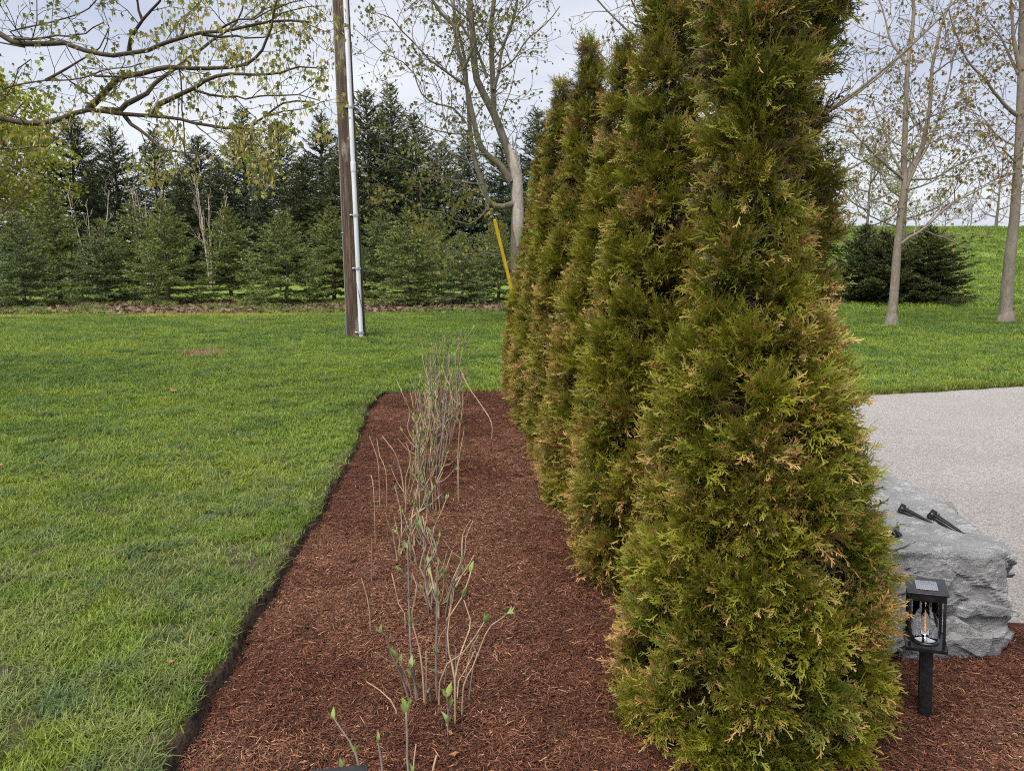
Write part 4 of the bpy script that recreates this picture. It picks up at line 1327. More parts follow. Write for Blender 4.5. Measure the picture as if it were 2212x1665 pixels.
p = at(20, 550, 33)
far_tree(71, (p[0] - 1.5, 33), 9.6, 4.4, 2.0, 'yellow-green leafing tree behind the spruces at the left picture edge', M['far_bark'], [(.30, .32, .035), (.24, .27, .03), (.36, .36, .05)], .23, 16, .97, nb=18)
p = at(-60, 550, 30)
far_tree(76, (p[0], 30), 7.6, 3.4, 1.0, 'second yellow-green tree, lower, with brown twigs showing at the left edge', M['far_bark'], [(.28, .28, .05), (.22, .24, .04), (.26, .20, .08)], .17, 7, .85, nb=14)
for (u, v, H, R, per, lab, sd, colr, Y) in [(1950, 520, 7.2, 3.8, 6.0, 'round pale green tree behind the pale barked maple', 72, [(.24, .25, .07), (.20, .21, .05), (.28, .26, .09)], 40),
                                            (1870, 520, 6.2, 3.0, 5.0, 'smaller pale green tree just right of the near arborvitae', 77, [(.22, .24, .07), (.18, .2, .06)], 38),
                                            (2150, 500, 8.6, 2.0, 0, 'tall bare tree on the hill crest left of the thick trunked maple', 73, None, 61),
                                            (2095, 500, 3.2, 2.2, .4, 'low brown leafless thicket tree on the hill crest', 74, [(.18, .12, .09)], 62),
                                            (2195, 500, 4.6, 3.0, .4, 'brown leafless thicket tree on the crest at the right edge', 75, [(.18, .12, .09)], 60),
                                            (2040, 500, 2.6, 2.4, .4, 'lowest brown thicket on the hill crest beside the pale green tree', 78, [(.18, .13, .10)], 63)]:
    q = at(u, v, Y)
    far_tree(sd, (q[0], Y), H, R, .5, lab, M['far_bark'], colr, .13, per, .9, 'trees on the hill crest' if Y > 50 else None, nb=10, rmin=.014)

# leaf litter under the spruces
def curl_leaf(seed):
    r = np.random.default_rng(seed); V, F = MLV.copy(), MLF
    V = V @ np.array([[1, 0, 0], [0, 0, -1], [0, 1, 0]]).T
    V[:, 2] += .35 * V[:, 0] ** 2 + .15 * V[:, 1] ** 2 * r.uniform(-1, 1); A = Acc(); A.add(V, F, r.uniform(.7, 1.2)); return A.mesh('dead_leaf', M['litter'])


n = 16000
x = rng.uniform(-24, 8, n); y = 20.4 + rng.random(n) ** .8 * 5.5
k = n2(x, y, .9, 99) + .2 * S((y - 20.2) / 1.0) - .15 > .32; x, y = x[k], y[k]; n = len(x)
o = scatter('leaf_litter', [curl_leaf(i) for i in range(4)], np.stack([x, y, zg(x, y) + .06], 1), np.stack([rng.normal(0, .5, n), rng.normal(0, .5, n), rng.uniform(0, 6.28, n)], 1), rng.uniform(.09, .2, n), rng.integers(0, 4, n),
            np.array([.17, .115, .072]) * rng.uniform(.5, 1.5, (n, 1)))
tag(o, 'brown dead leaves scattered along the foot of the young spruces', 'leaf litter', kind='stuff')
A = Acc()
xs = np.linspace(-30, 9, 150); tt = np.linspace(0, 1, 14)
TT, XX = np.meshgrid(tt, xs, indexing='ij')
y0 = 20.35 + .5 * (n2(XX.ravel(), XX.ravel() * 0, .7, 111) - .5).reshape(XX.shape); y1 = 25.6 + 1.4 * (n2(XX.ravel(), XX.ravel() * 0, .5, 113) - .5).reshape(XX.shape)
YY = y0 + (y1 - y0) * TT
A.add(np.stack([XX, YY, zg(XX.ravel(), YY.ravel()).reshape(XX.shape) + .008], -1).reshape(-1, 3), grid_faces(*XX.shape))
t = NT('rough_verge'); a = t.noise(2.2, 6, .7); bq = t.noise(.5, 3)
t.base(t.mix(t.ramp(bq, [(.4, 0.0), (.6, .7)]), t.ramp(a, [(.35, (.075, .055, .035)), (.6, (.115, .105, .045)), (.75, (.085, .13, .03))]), (.10, .075, .05))); t.bump(a, 1, .05)
tag(link('verge', A.mesh('verge', t.m, True)), kind='structure')

# ------------------------------------------------------------------ utility pole
pb = np.array([-1.93, 14.65, 0.0])
root = thing('utility_pole', 'weathered brown wooden utility pole with white conduit on the lawn', 'utility pole', pb)
tilt = np.array([-.0085, 0.0])
zz = np.linspace(-.3, 9.5, 60)
ax = np.stack([zz * tilt[0], zz * 0, zz], 1)
rad = np.interp(zz, [-.3, 0, .4, 9.5], [.19, .185, .176, .125])
V, F = tube(ax, rad, 28)
th = np.arctan2(V[:, 1] - np.repeat(ax[:, 1], 28), V[:, 0] - np.repeat(ax[:, 0], 28))
V[:, :2] *= (1 + .03 * (n2(th * 2.2, V[:, 2] * .12, 1.5, 121) - .5))[:, None]
link('pole', mesh_from('pole', V, [F], M['pole'], None, True), root)


def on_pole(ang, z, off):
    r = np.interp(z, [-.3, 0, .4, 9.5], [.19, .185, .176, .125]) + off
    return np.array([z * tilt[0] + math.cos(ang) * r, math.sin(ang) * r, z])


CA = math.radians(-57)
V, F = tube([on_pole(CA, z, .028) for z in np.linspace(-.1, 9.0, 40)], .042, 14); V2, F2 = V, F
con = link('conduit', mesh_from('conduit', V, [F], M['pvc'], None, True), root)
con['label'] = 'white plastic conduit running up the pole'
zc = at(763, 361, 14.5)[2]
V, F = tube([on_pole(CA, z, .028) for z in np.linspace(zc - .1, zc + .1, 9)], [.043, .050, .050, .050, .050, .050, .050, .050, .043], 14); link('coupling', mesh_from('coupling', V, [F], M['pvc'], None, True), con)
for v in (232, 465, 580, 718):
    z = at(768, v, 14.5)[2]; A = Acc()
    pts = [on_pole(CA - .4, z, .004), on_pole(CA - .3, z, .02), on_pole(CA - .2, z, .066), on_pole(CA, z, .075), on_pole(CA + .2, z, .066), on_pole(CA + .3, z, .02), on_pole(CA + .4, z, .004)]
    pts = catmull(np.array(pts), .012); V = np.concatenate([pts + [0, 0, -.018], pts + [0, 0, .018]]); m = len(pts)
    V = np.concatenate([V, V + np.array([math.cos(CA), math.sin(CA), 0]) * .005])
    F = [[i, i + 1, m + i + 1, m + i] for i in range(m - 1)]; F += [[a + 2 * m for a in f][::-1] for f in F]
    A.add(V, F); V, F = box(on_pole(CA - .45, z, .012), (.05, .02, .03)); A.add(V, F)
    link('clamp', A.mesh('clamp', M['steel']), con)
V, F = tube([on_pole(math.radians(188) + .02 * math.sin(z * 3), z, .008) for z in np.linspace(.0, 9, 60)], .010, 6); link('ground_wire', mesh_from('ground_wire', V, [F], M['grey_cable'], None, True), root)
V, F = tube(catmull(np.array([on_pole(CA - .2, 1.05, .03), on_pole(CA - .05, .75, .08), on_pole(CA + .25, .45, .05), on_pole(CA + .1, .1, .05)]), .05), .006, 5); link('loose_wire', mesh_from('loose_wire', V, [F], M['black_cable'], None, True), root)
for z in (2.0, 3.2, 4.6):
    A = Acc(); V, F = tube([on_pole(math.radians(190), z, -.01), on_pole(math.radians(190), z, .03)], .012, 6); A.add(V, F); link('staple', A.mesh('staple', M['steel']), root)

# yellow guy wire guard
gb = at(1125, 712, 16.6); gb[2] = 0
top = at(1068, 475, 16.2); d = (top - gb); gl = np.linalg.norm(d); d /= gl
root = thing('guy_wire', 'guy wire in a bright yellow plastic guard, leaning beside the broken maple', 'guy wire', gb)
s = np.linspace(0.15, gl, 30)
V, F = tube(d * s[:, None], .037, 12); V[:, 0] *= 1.0
A = Acc(); A.add(V, F)
cap, cf = tube([d * gl, d * (gl + .01)], [.037, .002], 12); A.add(cap, cf)
for q in (.35, .55, .75): V, F = tube([d * gl * q, d * (gl * q + .03)], [.0405, .0405], 12); A.add(V, F)
link('guard', A.mesh('guard', M['yellow'], True), root)
V, F = tube([d * -.1, d * gl, np.array([-1.99, 14.65, 8.4]) - gb], .0055, 5); link('wire', mesh_from('wire', V, [F], M['steel'], None, True), root)
V, F = tube([d * .2 - d * .5, d * .2], .012, 6); link('anchor_rod', mesh_from('anchor_rod', V, [F], M['steel']), root)

# ------------------------------------------------------------------ boulder
plan = np.array([[1.34, 2.62], [1.72, 2.60], [2.02, 2.60], [2.19, 2.60], [2.29, 2.72], [2.29, 2.96], [2.23, 3.22], [2.14, 3.46], [1.80, 3.72], [1.42, 3.60], [1.24, 3.2], [1.22, 2.85]])
bc = np.array([1.75, 3.05])
nt_, nz = 360, 100
seg = np.linalg.norm(np.diff(np.vstack([plan, plan[:1]]), axis=0), axis=1); cum = np.concatenate([[0], np.cumsum(seg)])
sv = np.linspace(0, cum[-1], nt_, endpoint=False); pp = np.vstack([plan, plan[:1]])
rim = np.stack([np.interp(sv, cum, pp[:, 0]), np.interp(sv, cum, pp[:, 1])], 1)
rim = (rim + np.roll(rim, 1, 0) + np.roll(rim, -1, 0)) / 3
HT = .45
zs = np.linspace(-.12, HT, nz)
V = []
for z in zs:
    f = (z + .12) / (HT + .12)
    k = .97 + .04 * math.sin(f * 2.6) - .025 * max(0, (f - .95) / .05) ** 2
    V.append(np.column_stack([bc + (rim - bc) * k, np.full(nt_, z)]))
for s in np.linspace(.975, .02, 80):
    V.append(np.column_stack([bc + (rim - bc) * s * .985, np.full(nt_, HT)]))
nr = len(V); V = np.concatenate(V)
i = np.arange(nr - 1)[:, None] * nt_; j = np.arange(nt_)[None]; kk = (j + 1) % nt_
F = np.stack([i + j, i + kk, i + nt_ + kk, i + nt_ + j], -1).reshape(-1, 4)
C0 = np.array([bc[0], bc[1], .2])
D = V - C0; Dn = D / np.linalg.norm(D, axis=1)[:, None]
def facets(V, n, seed, amp, tilt):
    """fracture faces: every point belongs to the nearest of n tilted planes"""
    r = np.random.default_rng(seed)
    Sd = r.uniform(V.min(0) - .02, V.max(0) + .02, (n, 3)); off = r.normal(0, amp, n); T = r.normal(0, tilt, (n, 3))
    W = V + .05 * (np.stack([fbm(V * 9, 2, seed + 3), fbm(V * 9, 2, seed + 5), fbm(V * 9, 2, seed + 7)], 1) - .5)
    out = np.zeros(len(V))
    for k in range(0, len(V), 4000):
        q = W[k:k + 4000]; D = ((q[:, None] - Sd[None]) ** 2 * np.array([1, 1, 2.2])).sum(2); i = D.argmin(1)
        out[k:k + 4000] = off[i] + ((q - Sd[i]) * T[i]).sum(1)
    return out


side = 1 - S((V[:, 2] - HT + .03) / .03)
amp = .2 + .6 * side
disp = amp * (facets(V, 60, 131, .009, .13) + .75 * facets(V, 500, 133, .006, .20)) + .016 * (fbm(V * 22, 3, 139) - .5) + .008 * (fbm(V * 70, 2, 143) - .5) + .05 * (fbm(V * 2.4, 2, 145) - .5)
Vd = V + Dn * disp[:, None]
Vd[:, 2] += (.09 * S((V[:, 1] - 2.75) / .7) - .03 * S((V[:, 0] - 1.9) / .5)) * S(V[:, 2] / .4)
bo = link('boulder', mesh_from('boulder', Vd - np.array([bc[0], bc[1], 0]), [F], M['stone']), None, (bc[0], bc[1], 0))
bo.data.polygons.foreach_set('use_smooth', np.zeros(len(bo.data.polygons), bool))
tag(bo, 'large rough grey limestone boulder beside the driveway', 'boulder')
top_z = lambda x, y: float(Vd[np.argmin((Vd[:, 0] - x) ** 2 + (Vd[:, 1] - y) ** 2 - Vd[:, 2] * .05), 2])


# ------------------------------------------------------------------ ground spikes lying on the boulder
def spike_mesh(L=.15, W=.036):
    A = Acc()
    for rot in (0, math.pi / 2):
        c, s = math.cos(rot), math.sin(rot)
        for q in (0,):
            prof = [(0, W / 2), (L * .25, W * .42), (L * .97, .0022)]
            V = []
            for z, w in prof:
                for y in (-.0013, .0013):
                    V += [[z, w * c - y * s, w * s + y * c], [z, -w * c - y * s, -w * s + y * c]]
            n = len(prof); Fq = []
            for k in range(n - 1):
                a = k * 4; b2 = a + 4
                Fq += [[a, a + 1, b2 + 1, b2], [a + 3, a + 2, b2 + 2, b2 + 3], [a + 1, a + 3, b2 + 3, b2 + 1], [a + 2, a, b2, b2 + 2]]
            A.add(V, Fq)
    return A.mesh('spike_blades', M['black'])


def collar_mesh(W=.036):
    A = Acc()
    for (dy, dz, sy, sz) in ((W / 2, 0, .004, W + .004), (-W / 2, 0, .004, W + .004), (0, W / 2, W - .004, .004), (0, -W / 2, W - .004, .004)):
        V, F = box((-.009, dy, dz), (.022, sy, sz)); A.add(V, F)
    for z in (-.014, .0, .010):
        V, F = box((z, 0, 0), (.003, W + .010, W * .35)); A.add(V, F)
    return A.mesh('spike_collar', M['black'])


sm, cm = spike_mesh(), collar_mesh()


def ground_on_top(u, v, z):
    d = ray(u, v); tt = (z - EYE) / d[2]; return np.array([0, 0, EYE]) + d * tt


for (ua, va, ub, vb, lab) in [(2018, 1112, 2082, 1147, 'black plastic ground spike lying farthest right on the boulder'),
                              (1953, 1094, 1990, 1117, 'black plastic ground spike lying at the middle of the boulder top'),
                              (1934, 1148, 1944, 1122, 'black plastic ground spike on the boulder, half hidden by the arborvitae')]:
    za = zb = .45
    for _ in range(4):
        a = ground_on_top(ua, va, za + .02); bb = ground_on_top(ub, vb, zb + .01)
        za, zb = top_z(a[0], a[1]), top_z(bb[0], bb[1])
    slope = math.atan2(za - zb, np.linalg.norm((bb - a)[:2])); dirv = bb - a; dirv[2] = 0; dirv /= np.linalg.norm(dirv)
    o = thing('ground_spike', lab, 'ground spike', (a[0], a[1], za + .011), 'ground spikes on the boulder')
    o.rotation_euler = (math.radians(45), max(-.1, min(.35, slope)) + math.radians(5), math.atan2(dirv[1], dirv[0])); o.rotation_mode = 'XYZ'
    link('blade', sm, o); link('collar', cm, o)

# ------------------------------------------------------------------ solar lanterns
def lantern(label, loc, tilt, rz):
    root = thing('solar_lantern', label, 'garden lamp', loc, 'black solar path lanterns')
    root.rotation_euler = (tilt[0], tilt[1], rz)
    W = .112; zb, zt = .295, .49

    def part(name, shapes, mat, parent=root, smooth=False):
        A = Acc()
        for V, F in shapes: A.add(V, F)
        o = link(name, A.mesh(name, mat, smooth), parent)
        if not smooth:
            m = o.modifiers.new('bevel', 'BEVEL'); m.width = .0012; m.segments = 2; m.limit_method = 'ANGLE'
        return o
    # roof: skirt, plate and a recessed solar panel
    roof = part('roof', [box((0, 0, zt - .012), (W, W, .026)), box((0, 0, zt + .004), (W + .012, W + .012, .006))], M['black'])
    part('solar_panel', [box((0, 0, zt + .0085), (.066, .066, .003))], M['solar'], roof)
    h = zt - .025 - zb
    for sx, sy, wide in ((1, 1, 1), (1, -1, 0), (-1, 1, 1), (-1, -1, 0)):
        w = .009 if not wide else .018
        c = (sx * (W / 2 - w / 2), sy * (W / 2 - .004), zb + h / 2)
        part('post', [box(c, (w, .008, h))], M['black'])
    # tray with raised rim
    V, F = tube([(0, 0, zb - .022), (0, 0, zb - .012), (0, 0, zb)], [W * .5, W * .80, W * .80], 4)
    cs, sn = math.cos(math.pi / 4), math.sin(math.pi / 4)
    V = V @ np.array([[cs, -sn, 0], [sn, cs, 0], [0, 0, 1]]).T
    part('tray', [(V, F), box((0, 0, zb - .004), (W * 1.12, W * 1.12, .005))], M['black'])
    th = np.linspace(0, 2 * math.pi, 32, endpoint=False)
    for nm, rad, z0, z1, wall in (('glass_tube', .040, zb + .004, zt - .026, .002), ('bulb', .0135, zb + .030, zb + .130, .0012)):
        V, F = tube([(0, 0, z0), (0, 0, z1), (0, 0, z1), (0, 0, z0), (0, 0, z0)], [rad, rad, rad - wall, rad - wall, rad], 28)
        # a lathe by hand: rings must keep their frame
        V = np.concatenate([np.column_stack([np.cos(th) * r_, np.sin(th) * r_, np.full(32, z_)]) for r_, z_ in ((rad, z0), (rad, z1), (rad - wall, z1), (rad - wall, z0))])
        i = np.arange(4)[:, None] * 32; j = np.arange(32)[None]; k2 = (j + 1) % 32; nx = (i + 32) % 128
        F = np.stack([i + j, i + k2, nx + k2, nx + j], -1).reshape(-1, 4)
        g_ = part(nm, [(V, F)], M['glass'], root, True)
        if nm == 'bulb':
            V, F = tube([(0, 0, z0 + .010), (0, 0, z1 - .008)], .0026, 8); part('filament', [(V, F)], M['filament'], g_, True)
            V, F = tube([(0, 0, z0 - .012), (0, 0, z0)], [.009, .012], 16); part('socket', [(V, F)], M['chrome'], g_, True)
    rings = [(.044, zb + .001), (.045, zb + .006), (.036, zb + .010), (.030, zb + .006), (.008, zb + .018), (.001, zb + .020)]
    V = np.concatenate([np.column_stack([np.cos(th) * r_, np.sin(th) * r_, np.full(32, z_)]) for r_, z_ in rings]); m = len(rings)
    i = np.arange(m - 1)[:, None] * 32; j = np.arange(32)[None]; k2 = (j + 1) % 32
    F = np.stack([i + j, i + k2, i + 32 + k2, i + 32 + j], -1).reshape(-1, 4)
    part('reflector', [(V, F[64:])], M['chrome'], root, True); part('ring', [(V, F[:96])], M['black'], root, True)
    # angle-section stake
    part('stake', [box((-.012, 0, .125), (.006, .042, .32)), box((.008, -.018, .125), (.034, .006, .32)), box((.008, .018, .125), (.034, .006, .32))], M['black'])
    return root


lantern('black solar lantern on a stake in the mulch, in front of the boulder', (1.64, 2.25, mulch_z([1.64], [2.25])[0]), (math.radians(3), math.radians(-4), ), math.radians(-28))
q = ground_on_top(738, 1681, .455)
lantern('black solar lantern cut off by the bottom picture edge, only its flat roof showing', (q[0], q[1] - .055, mulch_z([q[0]], [q[1]])[0] + .012), (0, 0), math.radians(4))

# ------------------------------------------------------------------ shrubs in the bed
def leaf_mesh(seed, mat):
    r = np.random.default_rng(seed); V, F = [], []
    n = 6; w = .23
    for i in range(n + 1):
        s = i / n; ww = w * math.sin(math.pi * min(1, s * .94 + .06) ** .8) * (1 - .25 * s)
        if i == n: ww = .004
        bend = -.28 * s * s
        V += [[-ww, ww * .55, s + 0], [0, 0 + bend * .0, s], [ww, ww * .55, s]]
    V = np.array(V); V[:, 1] -= .35 * V[:, 2] ** 2 * r.uniform(-.6, 1)
    for i in range(n):
        a = i * 3; F += [[a, a + 1, a + 4, a + 3], [a + 1, a + 2, a + 5, a + 4]]
    A = Acc(); A.add(V, F); return A.mesh('shrub_leaf', mat, True)


leafm = [leaf_mesh(i, M['shrub_leaf'] if i < 4 else M['shrub_leaf_pale']) for i in range(7)]
nleaf = 0


def put_leaf(stem, p, d, size):
    global nleaf
    o = link('leaf', leafm[int(rng.integers(0, 7))], stem)
    Rm = basis_from(np.asarray(d, float)[None], np.array([rng.uniform(0, 6.283)]))[0]
    m = Matrix([list(r_) for r_ in Rm]).to_4x4() @ Matrix.Scale(size, 4); m.translation = Vector(p)
    o.matrix_local = m; nleaf += 1


def stem_part(root, P, r0, r1, leaves, grey=None, size=(.028, .05)):
    """P relative to the shrub's base; leaves: list of fractions along it; cut tip"""
    P = catmull(np.asarray(P, float), .04)
    V, F = tube(P, np.linspace(r0, r1, len(P)) * 1.1, 6); cap = len(V)
    A = Acc(); A.add(V, F)
    A.add(V[-6:], [[0, 1, 2, 3], [0, 3, 4, 5]])
    st = link('stem', A.mesh('stem', M['stem_grey'] if (rng.random() < .3 if grey is None else grey) else M['stem'], True), root)
    for f, cnt in leaves:
        i = min(len(P) - 1, int(f * (len(P) - 1))); p = P[i]; d0 = P[min(i + 1, len(P) - 1)] - P[max(i - 1, 0)]; d0 /= np.linalg.norm(d0) + 1e-9
        a0 = rng.uniform(0, 6.283)
        for k in range(cnt):
            q = np.array([math.cos(a0 + k * 3.14 + rng.normal(0, .4)), math.sin(a0 + k * 3.14 + rng.normal(0, .4)), 0])
            put_leaf(st, p, d0 * rng.uniform(.6, 1.1) + q * rng.uniform(.35, .75) + np.array([0, 0, .45]), rng.uniform(*size))
    return st


sh_group = 'budding shrubs in a row down the bed'
# nearest shrub, stem by stem
K5, DU5, DV5 = .31885, 778.6, 1017.5
base = np.array([-.10, 2.46, -.04])
root = thing('budding_shrub', 'nearest budding shrub of the row, open bunch of thin bare stems', 'shrub', base, sh_group)
near_stems = [([(385, 1540), (365, 1400), (345, 1250), (335, 1050), (328, 850), (325, 650), (318, 520)], 2.46, 2.50, .0045, .003, [(.62, 2), (.83, 2), (1, 1)], True),
              ([(437, 1560), (420, 1350), (395, 1180), (355, 1040), (350, 950), (375, 830), (380, 770), (350, 690)], 2.44, 2.55, .0042, .002, [], False),
              ([(520, 1510), (512, 1250), (517, 1040), (515, 850), (520, 710)], 2.48, 2.5, .0042, .0028, [(.57, 3), (.92, 3), (.3, 1)], True),
              ([(640, 1670), (638, 1400), (600, 1230), (590, 1100), (605, 980), (690, 850), (735, 730), (748, 680)], 2.34, 2.5, .0042, .002, [(.85, 2), (1, 3)], False),
              ([(640, 1420), (680, 1230), (740, 1070), (745, 1000), (700, 870)], 2.42, 2.6, .0035, .002, [], False),
              ([(685, 1610), (700, 1450), (760, 1330), (795, 1240), (850, 1100), (890, 1040), (980, 980)], 2.38, 2.3, .0036, .002, [(1, 4)], False),
              ([(725, 1530), (760, 1350), (790, 1240), (745, 1130)], 2.46, 2.5, .0034, .0022, [], True),
              ([(330, 1490), (280, 1330), (200, 1290), (100, 1225)], 2.5, 2.4, .0036, .002, [], False),
              ([(350, 1510), (270, 1370), (215, 1250), (170, 1110), (140, 1085)], 2.48, 2.45, .0038, .0022, [(.55, 2), (1, 2)], True),
              ([(530, 1550), (540, 1420), (590, 1300), (690, 1235), (770, 1130), (840, 1020)], 2.44, 2.4, .0034, .002, [(1, 2)], False),
              ([(560, 1440), (585, 1290), (580, 1055)], 2.56, 2.56, .0034, .0026, [], True),
              ([(645, 1460), (647, 1330), (645, 1200)], 2.53, 2.53, .003, .0024, [], True),
              ([(440, 1545), (446, 1370), (445, 1215)], 2.46, 2.48, .0034, .0026, [], False),
              ([(505, 1430), (520, 1250), (540, 1120), (578, 1060)], 2.56, 2.5, .003, .002, [], False),
              ([(655, 1545), (665, 1420), (720, 1330), (775, 1215)], 2.46, 2.55, .0032, .002, [], False),
              ([(700, 1350), (750, 1200), (800, 1110)], 2.62, 2.6, .003, .002, [], False),
              ([(400, 1540), (375, 1450), (350, 1380), (340, 1330)], 2.47, 2.44, .004, .003, [(.5, 2), (.8, 2), (1, 3)], True),
              ([(365, 1500), (310, 1380), (270, 1290), (240, 1260)], 2.49, 2.42, .003, .002, [(.8, 1), (1, 3)], False),
              ([(480, 1530), (470, 1470), (455, 1490)], 2.46, 2.4, .005, .004, [], True)]
for pts, Y0, Y1, r0, r1, lv, gy in near_stems:
    P = px(pts, K5, DU5, DV5, Y0, Y1) - base
    if P[0][2] > .06: P = np.vstack([[P[0] + np.array([rng.normal(0, .01), .0, -P[0][2] - .01])], P])
    P[0][2] = min(P[0][2], -.01)
    stem_part(root, P, r0, r1, lv, gy)


def shrub(label, x, y, h, n, rad, leafy, seed, wild=.12):
    r = np.random.default_rng(seed)
    root = thing('budding_shrub', label, 'shrub', (x, y, -.04), sh_group)
    for i in range(n):
        a = r.uniform(0, 6.283); d = rad * math.sqrt(r.random()); hh = h * (r.uniform(.35, 1.0) if i > 2 else r.uniform(.9, 1.05))
        lean = r.normal(0, wild) + .05
        b0 = np.array([d * math.cos(a) * .8, d * math.sin(a), -.02]); dr = np.array([math.cos(a), math.sin(a), 0])
        P = [b0]
        for s in (.3, .55, .8, 1.0):
            P.append(b0 + dr * hh * lean * s ** 1.3 + np.array([r.normal(0, .018), r.normal(0, .018), hh * s]))
        nodes = []
        if r.random() < leafy:
            for f in (.42, .58, .72, .86):
                if r.random() < leafy * .8: nodes.append((f, int(r.integers(1, 3))))
            nodes.append((1, int(r.integers(2, 5))))
        stem_part(root, P, r.uniform(.0038, .006), r.uniform(.0022, .0034), nodes, None, (.023, .044))
        for _ in range(int(r.integers(0, 3))):
            k = r.uniform(.3, .6); p = P[int(r.integers(1, 4))]; q = np.array([r.normal(0, 1), r.normal(0, 1), 1.1]); q /= np.linalg.norm(q)
            stem_part(root, [p, p + q * hh * .15, p + q * hh * .3 + [0, 0, .04]], .0026, .0016, [(1, 2)] if r.random() < leafy * .6 else [], False, (.024, .042))


shrub('second budding shrub from the camera, with bare crossing stems and few leaves', -.10, 3.22, .46, 15, .13, .40, 801, .26)
shrub('third budding shrub from the camera, low with greyish leaves at its foot', -.24, 3.82, .40, 14, .14, .5, 802, .26)
shrub('fourth budding shrub from the camera, upright stems with pale green buds', -.24, 4.55, .52, 16, .17, .7, 803, .18)
shrub('fifth budding shrub from the camera, dense tan stems behind tall leafy shoots', -.22, 5.35, .70, 22, .2, .85, 804, .12)
shrub('sixth budding shrub from the camera, bushy with bright leafy tips', -.20, 6.15, .72, 26, .24, .8, 805, .16)
shrub('seventh budding shrub from the camera, dense thicket of tan stems', -.14, 6.95, .74, 26, .24, .75, 806, .14)
shrub('farthest and tallest budding shrub, at the end of the bed', -.08, 7.75, .88, 24, .2, .8, 807, .1)


# single shoots
def shoot(label, pts, Y0, Y1, r0, r1, lv, k, du, dv, grey=True, name='young_shoot', size=(.026, .042)):
    P = px(pts, k, du, dv, Y0, Y1); b0 = P[0].copy(); b0[2] = -.04
    if P[0][2] > -.02: P = np.vstack([[b0 + [0, 0, .0]], P])
    root = thing(name, label, 'shoot', b0, 'single shoots rising from the mulch')
    stem_part(root, P - b0, r0, r1, lv, grey, size)


K4, DU4, DV4 = 500 / 2212 * 2212 / 2500, 800 * 2212 / 2500, 1600 * 1665 / 1882
K4 = 500 / 2212 * .8848
shoot('leafy grey shoot at the bottom edge with a fresh green tip', [(880, 1330), (858, 1100), (860, 900), (848, 620), (850, 560)], 2.06, 2.12, .0042, .003, [(.28, 2), (.94, 2), (1, 3)], K4, DU4, DV4)
shoot('leaning grey shoot above the cut off lantern with two leaf tufts', [(370, 1300), (300, 1050), (235, 920), (150, 800), (70, 680)], 2.04, 2.1, .004, .0025, [(.48, 3), (1, 2)], K4, DU4, DV4)
shoot('short cut shoot with one upright leaf, second from the cut off lantern', [(600, 1310), (575, 1100), (543, 925)], 2.06, 2.08, .004, .0035, [(.05, 2), (1, 2)], K4, DU4, DV4)
shoot('shortest shoot behind the cut off lantern, a single leaf pair', [(140, 1290), (150, 1200)], 2.06, 2.06, .003, .002, [(1, 2)], K4, DU4, DV4)
shoot('thin shoot with a large bright leaf in front of the nearest shrub', [(1300, 960), (1297, 740), (1302, 560), (1285, 440)], 2.27, 2.3, .0028, .002, [(.55, 2), (.78, 2), (1, 2)], K4, DU4, DV4, True, size=(.03, .05))
shoot('bare cut twig leaning at the bottom edge, right of the leafy grey shoot', [(920, 1300), (935, 1100), (955, 950)], 2.06, 2.1, .0028, .002, [(.4, 2)], K4, DU4, DV4, False)
shoot('bare cut twig with a pale top at the bottom edge', [(1130, 1260), (1155, 1150), (1178, 1070)], 2.08, 2.1, .0036, .003, [], K4, DU4, DV4, False)
shoot('arched dry brown twig left of the nearest shrub', [(740, 590), (680, 480), (560, 370), (420, 280)], 2.38, 2.46, .0026, .0018, [], K4, DU4, DV4, False)
K9, DU9, DV9 = 350 / 1295 * .8848, 900 * .8848, 800 * .8848
shoot('upright leafy shoot standing apart on the hedge side of the row', [(805, 1240), (815, 1000), (845, 740), (852, 580)], 4.72, 4.75, .004, .0025, [(.12, 2), (.75, 3), (1, 2)], K9, DU9, DV9, False)
shoot('shorter leafy shoot beside the upright one on the hedge side', [(812, 1230), (840, 1050), (862, 930)], 4.7, 4.75, .0034, .0022, [(1, 4)], K9, DU9, DV9, False)
shoot('long leaning pale stick near the hedge at the bed\'s far end', [(1110, 858), (1010, 690), (900, 530), (825, 370)], 6.35, 6.6, .006, .0035, [(.95, 1)], K9, DU9, DV9, False)
shoot('tall bare grey stem on the hedge side of the row', [(640, 1230), (670, 950), (690, 760), (710, 610)], 4.75, 4.85, .0045, .003, [], K9, DU9, DV9, True)
shoot('small bare twig on the lawn side of the row with a forked tip', [(90, 1260), (60, 1120), (5, 975)], 4.65, 4.7, .003, .002, [], K9, DU9, DV9, False)
shoot('bare brown twig beside the forked one on the lawn side', [(155, 1290), (100, 1160), (75, 1000)], 4.6, 4.7, .003, .002, [], K9, DU9, DV9, False)
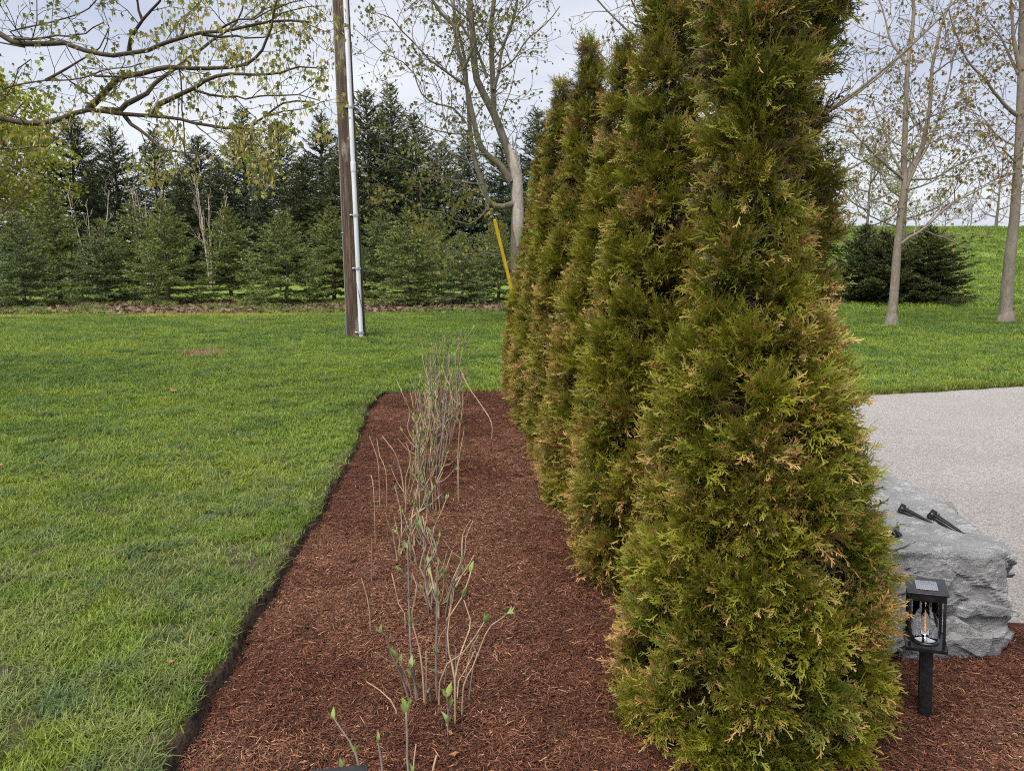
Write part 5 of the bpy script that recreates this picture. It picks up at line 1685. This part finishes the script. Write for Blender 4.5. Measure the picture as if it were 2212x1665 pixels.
shoot('thin bare twig alone in the mulch, lawn side of the third shrub', [(45, 1460), (20, 1330)], 4.0, 4.05, .0026, .002, [], K9, DU9, DV9, False)
shoot('straight bare twig with small leaves at its foot, lawn side of the second shrub', [(75, 690), (78, 560), (75, 455)], 3.5, 3.5, .003, .0024, [(.05, 3)], K5, DU5, DV5, True)
shoot('low bare twig on the lawn side, halfway between first and second shrub', [(62, 950), (45, 850), (5, 720)], 2.98, 3.0, .003, .002, [], K5, DU5, DV5, False)
shoot('bent bare twig with pale cut top between the first and second shrub', [(300, 960), (260, 900), (225, 740), (212, 690)], 3.0, 3.05, .003, .002, [], K5, DU5, DV5, False)

# ------------------------------------------------------------------ fallen leaves
def fallen(label, u, v, size, rz, z=.05, kind=0):
    g = ground_at(u, v); V = MLV @ np.array([[1, 0, 0], [0, 0, -1], [0, 1, 0]]).T
    if kind: V = V * np.array([.55, 1.2, 1])
    V[:, 2] = .45 * V[:, 0] ** 2 + .2 * V[:, 1] ** 2 + .06 * np.sin(V[:, 1] * 9)
    V[:, 2] -= V[:, 2].min()
    Vb = V + [0, 0, -.012]; F = np.concatenate([MLF, MLF[:, ::-1] + len(V)])
    if u > 930 or False: g[2] = mulch_z([g[0]], [g[1]])[0]
    o = link('fallen_leaf', mesh_from('fallen_leaf', np.concatenate([V, Vb]) * size, [F], M['dry_leaf']), None, (g[0], g[1], g[2] + z))
    o.rotation_euler = (.15, .1, rz)
    tag(o, label, 'leaf', 'dry leaves fallen on lawn and mulch')


fallen('curled dry brown leaf on the lawn, farthest from the camera', 375, 855, .16, .6)
fallen('small dry leaf on the lawn near the bed edge', 545, 965, .085, 2.0)
fallen('dry leaf on the lawn at the left picture edge', 4, 1020, .09, 1.2)
fallen('orange tan folded leaf on the near lawn', 366, 1452, .055, 4.0, .05, 1)
fallen('orange dry leaf on the mulch at the bottom edge', 990, 1640, .055, 2.4, .025, 1)
fallen('flat brown leaf lying on the mulch beside the bright leaved shoot', 975, 1600, .045, .4, .022, 1)
print('leaf objects', nleaf, 'objects', len(scene.objects))
